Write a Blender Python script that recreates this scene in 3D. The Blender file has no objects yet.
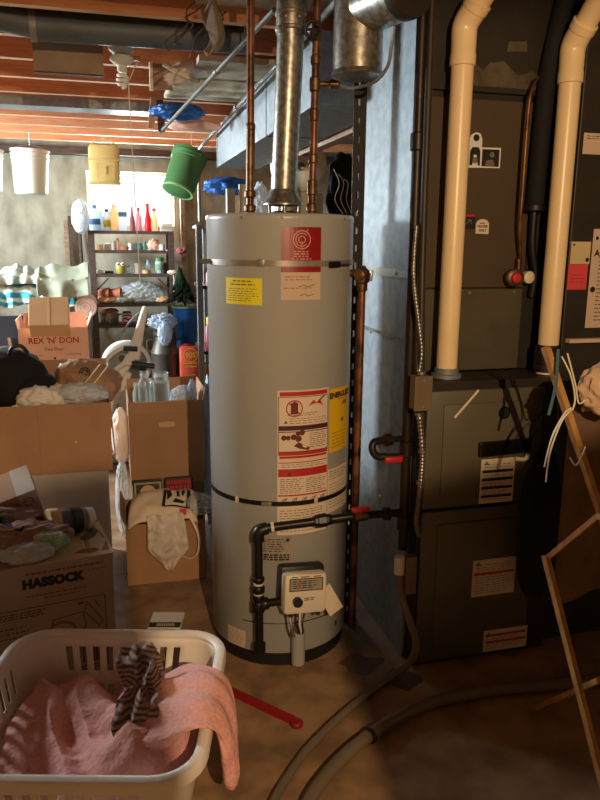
import bpy, bmesh, math, random
from mathutils import Vector, Matrix, noise
S = bpy.context.scene
C = S.collection
PI = math.pi
random.seed(7)
D2R = math.radians

# ---------------------------------------------------------------- materials
def lin(c):
    c /= 255.0
    return c/12.92 if c <= .04045 else ((c+.055)/1.055)**2.4
def rgb(r, g, b): return (lin(r), lin(g), lin(b), 1)

def mat(name, col, rough=.55, metal=0.0, var=.12, scale=8.0, bump=0.0, col2=None, detail=4, stretch=None,
        transl=0.0, trans=0.0, spec=.5, lo=.35, hi=.65, coat=0.0):
    m = bpy.data.materials.new(name); m.use_nodes = True
    nt = m.node_tree; N = nt.nodes; L = nt.links
    b = N['Principled BSDF']
    c1 = rgb(*col)
    c2 = rgb(*col2) if col2 else tuple(list(max(0, v*(1-var)) for v in c1[:3])+[1])
    tc = N.new('ShaderNodeTexCoord'); mp = N.new('ShaderNodeMapping')
    L.new(tc.outputs['Object'], mp.inputs['Vector'])
    if stretch: mp.inputs['Scale'].default_value = stretch
    nz = N.new('ShaderNodeTexNoise'); nz.inputs['Scale'].default_value = scale; nz.inputs['Detail'].default_value = detail
    L.new(mp.outputs[0], nz.inputs['Vector'])
    rp = N.new('ShaderNodeValToRGB'); rp.color_ramp.elements[0].position = lo; rp.color_ramp.elements[1].position = hi
    rp.color_ramp.elements[0].color = c2; rp.color_ramp.elements[1].color = c1
    L.new(nz.outputs['Fac'], rp.inputs['Fac']); L.new(rp.outputs['Color'], b.inputs['Base Color'])
    b.inputs['Roughness'].default_value = rough; b.inputs['Metallic'].default_value = metal
    b.inputs['Specular IOR Level'].default_value = spec
    b.inputs['Coat Weight'].default_value = coat
    if trans: b.inputs['Transmission Weight'].default_value = trans
    if bump:
        bp = N.new('ShaderNodeBump'); bp.inputs['Strength'].default_value = bump; bp.inputs['Distance'].default_value = .01
        L.new(nz.outputs['Fac'], bp.inputs['Height']); L.new(bp.outputs[0], b.inputs['Normal'])
    if transl:
        out = N['Material Output']; t = N.new('ShaderNodeBsdfTranslucent'); mx = N.new('ShaderNodeMixShader')
        L.new(rp.outputs['Color'], t.inputs['Color']); mx.inputs[0].default_value = transl
        L.new(b.outputs[0], mx.inputs[1]); L.new(t.outputs[0], mx.inputs[2]); L.new(mx.outputs[0], out.inputs['Surface'])
    return m

def clear_mat(name, col, alpha=.25, rough=.15, edge=.55):
    """thin clear plastic or glass: part see-through, part glossy"""
    m = bpy.data.materials.new(name); m.use_nodes = True
    nt = m.node_tree; N = nt.nodes; L = nt.links; b = N['Principled BSDF']; out = N['Material Output']
    b.inputs['Base Color'].default_value = rgb(*col); b.inputs['Roughness'].default_value = rough
    t = N.new('ShaderNodeBsdfTransparent'); t.inputs['Color'].default_value = (.95, .97, .98, 1)
    mx = N.new('ShaderNodeMixShader'); lw = N.new('ShaderNodeLayerWeight'); lw.inputs['Blend'].default_value = .35
    mr = N.new('ShaderNodeMapRange'); mr.inputs['To Min'].default_value = alpha; mr.inputs['To Max'].default_value = min(1, alpha+edge)
    L.new(lw.outputs['Facing'], mr.inputs['Value']); L.new(mr.outputs[0], mx.inputs[0])
    L.new(t.outputs[0], mx.inputs[1]); L.new(b.outputs[0], mx.inputs[2]); L.new(mx.outputs[0], out.inputs['Surface'])
    return m

def stripe_mat(name, a, b2, scale, axis='X', rough=.9, dist=1.0):
    m = mat(name, a, rough); nt = m.node_tree; N = nt.nodes; L = nt.links
    w = N.new('ShaderNodeTexWave'); w.wave_type = 'BANDS'; w.bands_direction = axis
    w.inputs['Scale'].default_value = scale; w.inputs['Distortion'].default_value = dist
    tc = N.new('ShaderNodeTexCoord'); L.new(tc.outputs['Object'], w.inputs['Vector'])
    rp = N.new('ShaderNodeValToRGB'); rp.color_ramp.elements[0].position = .4; rp.color_ramp.elements[1].position = .55
    rp.color_ramp.elements[0].color = rgb(*a); rp.color_ramp.elements[1].color = rgb(*b2)
    L.new(w.outputs['Fac'], rp.inputs['Fac']); L.new(rp.outputs['Color'], N['Principled BSDF'].inputs['Base Color'])
    return m

def wood_mat(name, a, b2, stretch, scale=6, rough=.7):
    return mat(name, a, rough, col2=b2, scale=scale, stretch=stretch, detail=6, bump=.15, lo=.3, hi=.7)

M = {}
M['concrete'] = mat('concrete wall', (172, 168, 148), .9, scale=2.6, detail=10, col2=(132, 126, 108), bump=.4, lo=.3, hi=.66, stretch=(3, 3, 1.6))
M['floor'] = mat('concrete floor', (164, 130, 94), .6, scale=9, detail=14, col2=(122, 94, 68), bump=.2, lo=.34, hi=.62)
M['stain'] = mat('damp stain', (104, 80, 58), .45, var=.3, scale=20)
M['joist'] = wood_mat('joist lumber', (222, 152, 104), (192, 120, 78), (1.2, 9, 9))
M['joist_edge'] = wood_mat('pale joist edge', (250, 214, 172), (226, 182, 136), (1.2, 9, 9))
M['plank'] = wood_mat('subfloor boards', (150, 112, 74), (110, 76, 46), (1.5, 9, 9))
M['dark_wood'] = wood_mat('dark shelf wood', (86, 66, 56), (54, 40, 34), (2, 12, 12))
M['light_wood'] = wood_mat('light wood', (214, 180, 130), (180, 140, 92), (10, 10, 2))
M['old_wood'] = wood_mat('weathered wood', (168, 136, 108), (118, 88, 66), (2, 10, 10))
M['ivory_board'] = mat('cream board', (226, 214, 188), .7, scale=10)
M['tank'] = mat('tank grey paint', (168, 167, 160), .34, var=.05, scale=3, spec=.5)
M['base_black'] = mat('black paint', (26, 24, 24), .5)
M['strap'] = mat('steel strap', (158, 148, 134), .4, metal=.4, var=.3, scale=20)
M['strap_dark'] = mat('dark steel strap', (52, 48, 44), .4, metal=.7, var=.3, scale=20)
M['galv'] = mat('galvanised steel', (176, 172, 160), .36, metal=.85, var=.5, scale=60, detail=3)
M['sheet'] = mat('duct sheet metal', (160, 170, 176), .55, metal=.35, var=.26, scale=26)
M['alum'] = mat('bright aluminium', (176, 174, 168), .38, metal=.8, var=.15, scale=20)
M['copper'] = mat('aged copper', (140, 92, 62), .42, metal=.55, col2=(74, 46, 32), scale=16, lo=.4, hi=.62)
M['brass'] = mat('brass', (128, 98, 66), .45, metal=.75, col2=(84, 60, 40), scale=30)
M['iron'] = mat('black iron pipe', (38, 35, 33), .4, metal=.45, var=.3, scale=25)
M['brown_iron'] = mat('brown black iron', (46, 36, 28), .42, metal=.4, var=.3, scale=25)
M['red_plastic'] = mat('red plastic', (196, 34, 44), .4)
M['red_paint'] = mat('red paint', (150, 24, 34), .4)
M['crimson'] = mat('red printed foil', (150, 14, 22), .35, var=.2)
M['white_ink'] = mat('pale ink', (214, 150, 136), .6)
M['black_ink'] = mat('black ink', (24, 22, 22), .6)
M['grey_ink'] = mat('grey ink', (120, 108, 92), .7)
M['faded_red'] = mat('faded red ink', (150, 88, 62), .7)
M['red_ink'] = mat('red ink', (188, 40, 36), .6)
M['brown_ink'] = mat('brown ink', (112, 44, 28), .7)
M['navy_ink'] = mat('purple ink', (74, 30, 52), .6)
M['paper'] = mat('label paper', (226, 208, 182), .6, var=.05)
M['note'] = mat('beige note paper', (212, 186, 160), .7, var=.06)
M['yellow_paper'] = mat('yellow label', (236, 224, 40), .6, var=.05)
M['energy'] = mat('yellow guide label', (236, 190, 24), .6, var=.05)
M['plate'] = mat('rating plate', (164, 152, 132), .5, var=.2, scale=60)
M['ctrl'] = mat('off white control plastic', (226, 212, 188), .42, var=.04)
M['ctrl_dark'] = mat('dark plastic', (30, 28, 28), .45)
M['pvc'] = mat('pvc pipe', (250, 222, 172), .32, var=.06, scale=10, spec=.5)
M['furnace'] = mat('furnace brown enamel', (92, 84, 66), .45, var=.1, scale=5)
M['coil'] = mat('brown enamel panel', (80, 64, 46), .5, var=.1, scale=5)
M['coil_metal'] = mat('dull grey panel', (98, 90, 70), .45, metal=.3, var=.2, scale=9)
M['dark_metal'] = mat('dark sheet metal', (58, 50, 42), .5, metal=.3, var=.3, scale=9)
M['black_foam'] = mat('black pipe insulation', (20, 18, 18), .85)
M['black_gloss'] = mat('black gloss plastic', (16, 14, 14), .2)
M['rubber'] = mat('black rubber', (22, 20, 20), .5)
M['hose'] = mat('grey vinyl hose', (120, 104, 84), .35, var=.15)
M['elec'] = mat('electrical box steel', (128, 112, 86), .5, metal=.4, var=.15)
M['card'] = mat('brown cardboard', (176, 132, 94), .85, var=.14, scale=5)
M['card_dark'] = mat('darker cardboard', (148, 110, 78), .85, var=.16, scale=5)
M['card_pink'] = mat('pinkish cardboard', (240, 190, 164), .85, var=.08, scale=5)
M['card_tan'] = mat('tan cardboard', (214, 172, 126), .85, var=.08, scale=5)
M['card_grey'] = mat('greyish cardboard', (188, 174, 160), .85, var=.12, scale=5)
M['card_hassock'] = mat('dull brown carton', (180, 158, 140), .85, var=.14, scale=5)
M['tape'] = mat('packing tape', (226, 190, 148), .35)
M['white_plastic'] = mat('white plastic', (232, 230, 222), .4, var=.05)
M['basket'] = mat('white basket plastic', (242, 232, 218), .42, var=.04)
M['bucket_white'] = mat('white bucket', (246, 244, 234), .45, var=.03, transl=.15)
M['bucket_yellow'] = mat('yellow bucket', (214, 186, 116), .5, var=.06, transl=.12)
M['bucket_green'] = mat('green bucket', (72, 122, 70), .5, var=.06, transl=.12)
M['pale_green'] = mat('pale green rim', (150, 190, 130), .5, var=.06, transl=.3)
M['pink_towel'] = mat('pink terry towel', (236, 172, 160), .95, var=.16, scale=90, bump=.5)
M['stripe'] = stripe_mat('brown striped knit', (100, 76, 64), (166, 138, 120), 32, 'Z', dist=3.0)
M['beige_cloth'] = mat('beige garment cloth', (196, 164, 132), .9, var=.1, scale=12)
M['black_cloth'] = mat('black cloth', (16, 15, 17), .9)
M['white_cloth'] = mat('white cloth', (232, 224, 212), .9, var=.1, scale=12)
M['canvas'] = mat('canvas tote', (240, 216, 184), .9, var=.08, scale=12)
M['brown_paper'] = mat('brown paper bag', (168, 128, 96), .8, var=.15, scale=9)
M['brown_plastic'] = mat('brown shiny bag', (160, 122, 110), .18, var=.35, scale=14)
M['clear_bag'] = clear_mat('clear plastic bag', (214, 220, 222), .30, .2)
M['white_bag'] = mat('white plastic bag', (226, 230, 236), .4, var=.08, transl=.35)
M['blue_bag'] = mat('pale blue plastic bag', (208, 224, 240), .4, var=.1, transl=.35)
M['pale_bag'] = mat('thin cream plastic bag', (250, 236, 222), .4, var=.12, scale=14, transl=.25)
M['blue_tarp'] = mat('blue tarp', (36, 98, 176), .45, var=.3, scale=12)
M['blue_plastic'] = mat('blue plastic', (24, 108, 196), .4, var=.08)
M['navy'] = mat('navy board', (46, 56, 72), .6)
M['teal_cloth'] = stripe_mat('teal patterned cloth', (226, 236, 226), (70, 168, 192), 3.4, 'Z', dist=14.0)
M['pale_pattern'] = mat('pale printed cloth', (186, 190, 172), .9, col2=(132, 160, 158), scale=22, lo=.3, hi=.55)
M['green_cloth'] = mat('grey green cloth', (166, 174, 150), .9, var=.16, scale=14)
M['glass'] = clear_mat('clear glass', (226, 230, 224), .07, .05, .35)
M['pane'] = clear_mat('window pane glass', (240, 246, 250), .03, .05)
M['tree'] = mat('dark green needles', (22, 60, 34), .8, var=.4, scale=40)
M['orange'] = mat('orange printed sack', (206, 82, 62), .5, col2=(170, 52, 40), scale=10)
M['milk'] = mat('dull zinc can', (88, 84, 76), .5, metal=.5, var=.25, scale=9)
M['terracotta'] = mat('terracotta', (190, 112, 80), .8)
M['steel_post'] = mat('grey shelf steel', (146, 152, 158), .5, metal=.4, var=.1)
M['slot_post'] = mat('dark slotted angle', (44, 36, 30), .5, metal=.4)
M['porcelain'] = mat('white porcelain', (224, 220, 206), .35, var=.04)
M['cfl'] = mat('cfl glass', (236, 232, 218), .4, var=.02)
M['insulation'] = mat('paper faced insulation', (200, 190, 164), .9, col2=(160, 144, 116), scale=7, bump=.3)
M['conduit'] = mat('dull conduit', (128, 126, 120), .5, metal=.4, var=.2)
M['round_duct'] = mat('round duct', (104, 112, 116), .55, metal=.3, var=.2, scale=10)
M['grey_duct'] = mat('grey duct', (142, 146, 146), .5, metal=.35, var=.16, scale=10)
M['panel_brown'] = mat('brown hardboard', (164, 136, 104), .7, var=.25, scale=9)
M['cream_tin'] = mat('cream enamel', (226, 208, 176), .5, var=.05)
M['rope'] = mat('cotton string', (226, 214, 186), .9)
M['rack_wood'] = wood_mat('rack wood', (190, 140, 74), (150, 102, 50), (8, 8, 2))
M['rack_cloth'] = mat('brown hanging cloth', (112, 84, 58), .9, var=.3, scale=9)
M['teal_rope'] = mat('teal rope', (60, 92, 84), .7)
M['pink_paper'] = mat('pink paper', (226, 72, 74), .6)
M['cream_paper'] = mat('cream paper', (214, 190, 140), .6)
M['rag'] = mat('dusty rag', (128, 108, 82), .95, var=.3, scale=14)
M['foil'] = mat('foil tape', (120, 108, 88), .4, metal=.5, var=.4, scale=22)

# ---------------------------------------------------------------- objects
def _ow(o):
    m = Matrix.Identity(4)
    while o is not None:
        m = o.matrix_basis @ m; o = o.parent
    return m

def tag(o, label=None, cat=None, group=None, kind=None):
    if label: o['label'] = label
    if cat: o['category'] = cat
    if group: o['group'] = group
    if kind: o['kind'] = kind
    return o

def thing(name, label, cat, loc=(0, 0, 0), rotz=0.0, group=None, rot=None):
    o = bpy.data.objects.new(name, None); C.objects.link(o)
    o.empty_display_size = .05
    o.location = loc; o.rotation_euler = rot if rot else (0, 0, rotz)
    return tag(o, label, cat, group)

def copy_tree(o, parent=None):
    c = o.copy(); C.objects.link(c)
    if parent is not None: c.parent = parent
    for ch in [x for x in bpy.data.objects if x.parent == o]: copy_tree(ch, c)
    return c

def basis_to(d):
    d = Vector(d).normalized()
    u = Vector((0, 0, 1)) if abs(d.z) < .9 else Vector((1, 0, 0))
    x = u.cross(d).normalized(); y = d.cross(x)
    return x, y, d

class MB:
    def __init__(s): s.v = []; s.f = []; s.soft = False
    def add(s, vs, fs):
        b = len(s.v); s.v += [Vector(v) for v in vs]; s.f += [tuple(b+i for i in f) for f in fs]; return s
    def box(s, c, d, rz=0, R=None, bev=0.0):
        R = R or Matrix.Rotation(rz, 3, 'Z'); c = Vector(c); x, y, z = d[0]/2, d[1]/2, d[2]/2
        if bev > 0:
            bm = bmesh.new(); bmesh.ops.create_cube(bm, size=1)
            for v in bm.verts: v.co = Vector((v.co.x*d[0], v.co.y*d[1], v.co.z*d[2]))
            bmesh.ops.bevel(bm, geom=bm.edges[:], offset=bev, segments=2, affect='EDGES', profile=.5)
            bm.verts.index_update()
            s.add([c+R @ v.co for v in bm.verts], [[v.index for v in f.verts] for f in bm.faces]); bm.free(); return s
        P = [(-x, -y, -z), (x, -y, -z), (x, y, -z), (-x, y, -z), (-x, -y, z), (x, -y, z), (x, y, z), (-x, y, z)]
        return s.add([c+R @ Vector(p) for p in P], [(3, 2, 1, 0), (4, 5, 6, 7), (0, 1, 5, 4), (1, 2, 6, 5), (2, 3, 7, 6), (3, 0, 4, 7)])
    def bx(s, x0, x1, y0, y1, z0, z1, bev=0.0):
        return s.box(((x0+x1)/2, (y0+y1)/2, (z0+z1)/2), (x1-x0, y1-y0, z1-z0), bev=bev)
    def cyl(s, a, b, r, r2=None, n=24, caps=True):
        a = Vector(a); b = Vector(b); r2 = r if r2 is None else r2
        x, y, d = basis_to(b-a); vs = []
        for (p, q) in ((a, r), (b, r2)):
            vs += [p+(x*math.cos(t)+y*math.sin(t))*q for t in (2*PI*i/n for i in range(n))]
        fs = [(i, (i+1) % n, n+(i+1) % n, n+i) for i in range(n)]
        if caps: fs += [tuple(range(n-1, -1, -1)), tuple(range(n, 2*n))]
        return s.add(vs, fs)
    def lathe(s, prof, c=(0, 0, 0), axis=(0, 0, 1), n=32, closed=False):
        """prof: list of (radius, height) along axis"""
        x, y, d = basis_to(axis); c = Vector(c); vs = []; fs = []; m = len(prof)
        for (r, h) in prof:
            vs += [c+d*h+(x*math.cos(t)+y*math.sin(t))*max(r, 1e-5) for t in (2*PI*i/n for i in range(n))]
        rng = range(m) if closed else range(m-1)
        for k in rng:
            k2 = (k+1) % m
            fs += [(k*n+i, k*n+(i+1) % n, k2*n+(i+1) % n, k2*n+i) for i in range(n)]
        if not closed:
            if prof[0][0] > 1e-4: fs.append(tuple(range(n-1, -1, -1)))
            if prof[-1][0] > 1e-4: fs.append(tuple((m-1)*n+i for i in range(n)))
        return s.add(vs, fs)
    def tube(s, pts, r, n=10, sub=0, closed=False, flat=None):
        P = [Vector(p) for p in pts]
        if sub: P = catmull(P, sub, closed)
        m = len(P); rr = r if callable(r) else (lambda t: r)
        prevx = None; vs = []; fs = []
        for i in range(m):
            a = P[(i-1) % m] if (closed or i > 0) else P[0]; b = P[(i+1) % m] if (closed or i < m-1) else P[-1]
            d = (b-a).normalized()
            if prevx is None: x, y, _ = basis_to(d)
            else:
                x = prevx-d*prevx.dot(d)
                x = x.normalized() if x.length > 1e-6 else basis_to(d)[0]
                y = d.cross(x)
            prevx = x; q = rr(i/max(1, m-1))
            fx, fy = flat or (1, 1)
            vs += [P[i]+(x*math.cos(t)*fx+y*math.sin(t)*fy)*q for t in (2*PI*k/n for k in range(n))]
        for i in range(m if closed else m-1):
            j = (i+1) % m
            fs += [(i*n+k, i*n+(k+1) % n, j*n+(k+1) % n, j*n+k) for k in range(n)]
        if not closed: fs += [tuple(range(n-1, -1, -1)), tuple((m-1)*n+k for k in range(n))]
        return s.add(vs, fs)
    def blob(s, c, rad, amp=.15, freq=3.0, seed=0, sub=4, flat=None, R=None, power=1.0, crease=False):
        s.soft = True
        bm = bmesh.new(); bmesh.ops.create_icosphere(bm, subdivisions=max(sub, 5) if crease else sub, radius=1)
        c = Vector(c); off = Vector((seed*13.7, seed*7.3, seed*3.1)); vs = []
        for v in bm.verts:
            d = v.co.normalized()
            nn = noise.noise(d*freq+off)
            if crease:
                wq = d+.35*noise.noise_vector(d*1.7+off)
                rg = lambda q: 1-2.2*math.sqrt(noise.noise(q)**2+.004)
                nn = .55*noise.noise(d*freq*.6+off)+.55*rg(wq*freq*.9+off)+.28*rg(wq*freq*2.1+off)-.3
            k = 1+amp*nn+amp*.4*noise.noise(d*freq*2.7+off)
            p = Vector([math.copysign(abs(q)**power, q) for q in d])*k
            p = Vector((p.x*rad[0], p.y*rad[1], p.z*rad[2]))
            if flat is not None: p.z = max(p.z, flat)
            if R: p = R @ p
            vs.append(c+p)
        bm.verts.index_update()
        s.add(vs, [[v.index for v in f.verts] for f in bm.faces]); bm.free(); return s
    def grid(s, fn, nu, nv, thick=None):
        """fn(u,v) -> point, u,v in 0..1"""
        vs = [fn(i/nu, j/nv) for j in range(nv+1) for i in range(nu+1)]
        fs = [(j*(nu+1)+i, j*(nu+1)+i+1, (j+1)*(nu+1)+i+1, (j+1)*(nu+1)+i) for j in range(nv) for i in range(nu)]
        return s.add(vs, fs)
    def prism(s, poly, fn, t):
        """outline poly (u,v) pushed through fn(u,v,n) between n=0 and n=t"""
        n = len(poly)
        vs = [fn(u, v, 0) for u, v in poly]+[fn(u, v, t) for u, v in poly]
        fs = [tuple(range(n-1, -1, -1)), tuple(range(n, 2*n))]+[(i, (i+1) % n, n+(i+1) % n, n+i) for i in range(n)]
        return s.add(vs, fs)
    def build(s, name, m, parent=None, smooth=True, w=True, ang=40, solid=0.0, bev=0.0, subsurf=0):
        me = bpy.data.meshes.new(name); V = s.v
        o = bpy.data.objects.new(name, me); C.objects.link(o)
        if parent is not None:
            o.parent = parent
            if w:
                inv = _ow(parent).inverted(); V = [inv @ v for v in V]
        elif w:
            lo = [min(v[i] for v in V) for i in range(3)]; hi = [max(v[i] for v in V) for i in range(3)]
            b = Vector(((lo[0]+hi[0])/2, (lo[1]+hi[1])/2, lo[2])); o.location = b
            V = [v-b for v in V]
        me.from_pydata([tuple(v) for v in V], [], s.f)
        bm = bmesh.new(); bm.from_mesh(me); bmesh.ops.recalc_face_normals(bm, faces=bm.faces); bm.to_mesh(me); bm.free()
        for mm in (m if isinstance(m, (list, tuple)) else [m]): me.materials.append(mm)
        if smooth:
            for p in me.polygons: p.use_smooth = True
            me.set_sharp_from_angle(angle=D2R(180 if s.soft else ang))
        if bev:
            md = o.modifiers.new('bevel', 'BEVEL'); md.width = bev; md.segments = 2; md.limit_method = 'ANGLE'
        if solid:
            md = o.modifiers.new('solid', 'SOLIDIFY'); md.thickness = solid; md.offset = 0
        if subsurf:
            md = o.modifiers.new('sub', 'SUBSURF'); md.levels = subsurf; md.render_levels = subsurf
        return o

def catmull(P, k, closed=False):
    out = []; n = len(P)
    for i in range(n if closed else n-1):
        p0 = P[(i-1) % n] if (closed or i > 0) else P[0]; p1 = P[i]; p2 = P[(i+1) % n]
        p3 = P[(i+2) % n] if (closed or i+2 < n) else P[-1]
        for j in range(k):
            t = j/k
            out.append(.5*((2*p1)+(p2-p0)*t+(2*p0-5*p1+4*p2-p3)*t*t+(3*p1-p0-3*p2+p3)*t**3))
    if not closed: out.append(P[-1])
    return out

# surfaces that printed matter is laid on: fn(u, v, n) -> point, n is the height above the surface
def flat_map(o, ux, vx):
    o = Vector(o); ux = Vector(ux).normalized(); vx = Vector(vx).normalized(); nx = ux.cross(vx)
    return lambda u, v, n=0: o+ux*u+vx*v+nx*n
def cyl_map(cx, cy, r, deg0=0.0):
    def f(u, v, n=0):
        a = D2R(deg0)+u/r
        return Vector((cx+(r+n)*math.cos(a), cy+(r+n)*math.sin(a), v))
    return f
def text_geo(txt, size, space=1.0, bold=0.0):
    cu = bpy.data.curves.new('t', 'FONT'); cu.body = txt; cu.size = size; cu.space_character = space
    cu.align_x = 'CENTER'; cu.align_y = 'CENTER'; cu.offset = bold; cu.resolution_u = 3
    o = bpy.data.objects.new('t', cu); C.objects.link(o)
    me = o.to_mesh(); vs = [(v.co.x, v.co.y) for v in me.vertices]; fs = [tuple(p.vertices) for p in me.polygons]
    o.to_mesh_clear(); bpy.data.objects.remove(o); bpy.data.curves.remove(cu)
    return vs, fs
class Print(MB):
    """flat printed shapes laid on a mapped surface"""
    def __init__(s, fn, n): super().__init__(); s.fn = fn; s.n = n
    def rect(s, u0, u1, v0, v1):
        k = max(1, int((u1-u0)/.012)); n = s.n
        vs = []; fs = []
        for i in range(k+1):
            u = u0+(u1-u0)*i/k; vs += [s.fn(u, v0, n), s.fn(u, v1, n)]
        fs = [(2*i, 2*i+2, 2*i+3, 2*i+1) for i in range(k)]
        s.add(vs, fs); return s
    def frame(s, u0, u1, v0, v1, t):
        return s.rect(u0, u1, v0, v0+t).rect(u0, u1, v1-t, v1).rect(u0, u0+t, v0+t, v1-t).rect(u1-t, u1, v0+t, v1-t)
    def poly(s, pts):
        s.add([s.fn(u, v, s.n) for u, v in pts], [tuple(range(len(pts)))]); return s
    def disc(s, u, v, r, n=20):
        return s.poly([(u+r*math.cos(2*PI*i/n), v+r*math.sin(2*PI*i/n)) for i in range(n)])
    def ring(s, u, v, r, t, n=28, a0=0, a1=360):
        vs = []; k = n
        for i in range(k+1):
            a = D2R(a0+(a1-a0)*i/k)
            vs += [s.fn(u+r*math.cos(a), v+r*math.sin(a), s.n), s.fn(u+(r-t)*math.cos(a), v+(r-t)*math.sin(a), s.n)]
        s.add(vs, [(2*i, 2*i+2, 2*i+3, 2*i+1) for i in range(k)]); return s
    def line(s, pts, t):
        for (a, b) in zip(pts[:-1], pts[1:]):
            a = Vector((a[0], a[1])); b = Vector((b[0], b[1])); d = (b-a).normalized(); q = Vector((-d.y, d.x))*t/2
            s.poly([tuple(a+q), tuple(a-q), tuple(b-q), tuple(b+q)])
        return s
    def lines(s, u0, u1, v0, v1, k, t=.0025, seed=1, gap=.25):
        """rows of small illegible print"""
        rn = random.Random(seed)
        for i in range(k):
            v = v1-(v1-v0)*(i+.5)/k; u = u0; end = u1-(u1-u0)*rn.uniform(0, gap)
            while u < end:
                q = min(end, u+rn.uniform(.006, .02)); s.rect(u, q, v-t/2, v+t/2); u = q+.004
        return s
    def text(s, txt, u, v, size, bold=0.0, space=1.0, rot=0.0):
        vs, fs = text_geo(txt, size, space, bold); ca, sa = math.cos(rot), math.sin(rot)
        s.add([s.fn(u+x*ca-y*sa, v+x*sa+y*ca, s.n) for x, y in vs], fs); return s

def sticker(name, fn, u0, u1, v0, v1, m, parent, n0=.0006, t=.0008):
    """a paper label: a thin slab following the surface"""
    k = max(1, int((u1-u0)/.012)); mb = MB(); vs = []; fs = []
    for i in range(k+1):
        u = u0+(u1-u0)*i/k; vs += [fn(u, v0, n0), fn(u, v1, n0), fn(u, v0, n0+t), fn(u, v1, n0+t)]
    for i in range(k):
        a = 4*i; b = a+4
        fs += [(a+2, b+2, b+3, a+3), (a, a+1, b+1, b), (a, b, b+2, a+2), (a+1, a+3, b+3, b+1)]
    fs += [(0, 2, 3, 1), (4*k, 4*k+1, 4*k+3, 4*k+2)]
    mb.add(vs, fs); return mb.build(name, m, parent, smooth=False)
PN = .0018   # print height over a sticker

def struct(name, mb, m, **k):
    return tag(mb.build(name, m, **k), kind='structure')
# ================================================================ camera, light
TH, PS, RO = D2R(12.4), D2R(15), D2R(.5)
fw = Vector((math.sin(PS)*math.cos(TH), math.cos(PS)*math.cos(TH), -math.sin(TH)))
rt = Vector((math.cos(PS), -math.sin(PS), 0)); up = rt.cross(fw)
r2 = rt*math.cos(RO)+up*math.sin(RO); u2 = -rt*math.sin(RO)+up*math.cos(RO)
cam = bpy.data.cameras.new('camera'); co = bpy.data.objects.new('camera', cam); C.objects.link(co)
cam.sensor_fit = 'VERTICAL'; cam.sensor_height = 36; cam.sensor_width = 27; cam.lens = 36*720/800
cam.clip_start = .02; cam.clip_end = 60
co.matrix_world = Matrix(((r2.x, u2.x, -fw.x, 0), (r2.y, u2.y, -fw.y, 0), (r2.z, u2.z, -fw.z, 1.45), (0, 0, 0, 1)))
S.camera = co
S.view_settings.view_transform = 'Standard'; S.view_settings.look = 'None'
S.view_settings.gamma = 1; S.view_settings.use_curve_mapping = False; S.view_settings.exposure = .40

def lamp(name, kind, loc, energy, col, size=.1, size_y=None, target=None):
    l = bpy.data.lights.new(name, kind); o = bpy.data.objects.new(name, l); C.objects.link(o)
    l.energy = energy; l.color = col; o.location = loc
    if kind == 'AREA':
        l.shape = 'RECTANGLE'; l.size = size; l.size_y = size_y or size
        o.rotation_euler = (Vector(target)-Vector(loc)).to_track_quat('-Z', 'Y').to_euler()
    else: l.shadow_soft_size = size
    return o
lamp('warm_bulb_light', 'POINT', (.30, -1.0, 1.95), 178, (1.0, .70, .41), .010)
lamp('window_daylight', 'AREA', (.26, 7.22, 1.86), 70, (.84, .95, 1.0), .76, .46, (.8, 3.0, 1.5))
lamp('side_window_daylight', 'AREA', (-2.72, 5.1, 1.85), 200, (.86, .95, 1.0), 1.1, .5, (.4, 5.3, .6)).data.spread = D2R(150)
wd = bpy.data.worlds.new('daylight'); S.world = wd; wd.use_nodes = True
bg = wd.node_tree.nodes['Background']; bg.inputs[0].default_value = (.93, .98, 1, 1); bg.inputs[1].default_value = 1.3

# ================================================================ the setting
X0, X1, Y0, Y1, ZC = -2.6, 4.2, -6.5, 7.1, 2.49
struct('floor', MB().bx(X0-.2, X1+.2, Y0-.2, Y1+.2, -.15, 0), M['floor'], smooth=False)
struct('ceiling', MB().bx(X0-.2, X1+.2, Y0-.2, Y1+.2, ZC, ZC+.1), M['plank'], smooth=False)
def wall_open(axis, at, t, a0, a1, z0, z1, wa0, wa1, wz0, wz1):
    mb = MB()
    for (p, q, r, s) in ((a0, wa0, z0, z1), (wa1, a1, z0, z1), (wa0, wa1, z0, wz0), (wa0, wa1, wz1, z1)):
        if axis == 'Y': mb.bx(p, q, at, at+t, r, s)
        else: mb.bx(at-t, at, p, q, r, s)
    return mb
struct('wall_back', wall_open('Y', Y1, .2, X0-.2, X1+.2, 0, ZC, -.13, .655, 1.58, 2.065), M['concrete'], smooth=False)
struct('wall_left', wall_open('X', X0, .2, Y0, Y1, 0, ZC, 4.5, 5.7, 1.58, 2.1), M['concrete'], smooth=False)
struct('wall_right', MB().bx(X1, X1+.2, Y0, Y1, 0, ZC), M['concrete'], smooth=False)
struct('wall_front', MB().bx(X0-.2, X1+.2, Y0-.2, Y0, 0, ZC), M['concrete'], smooth=False)
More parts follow.
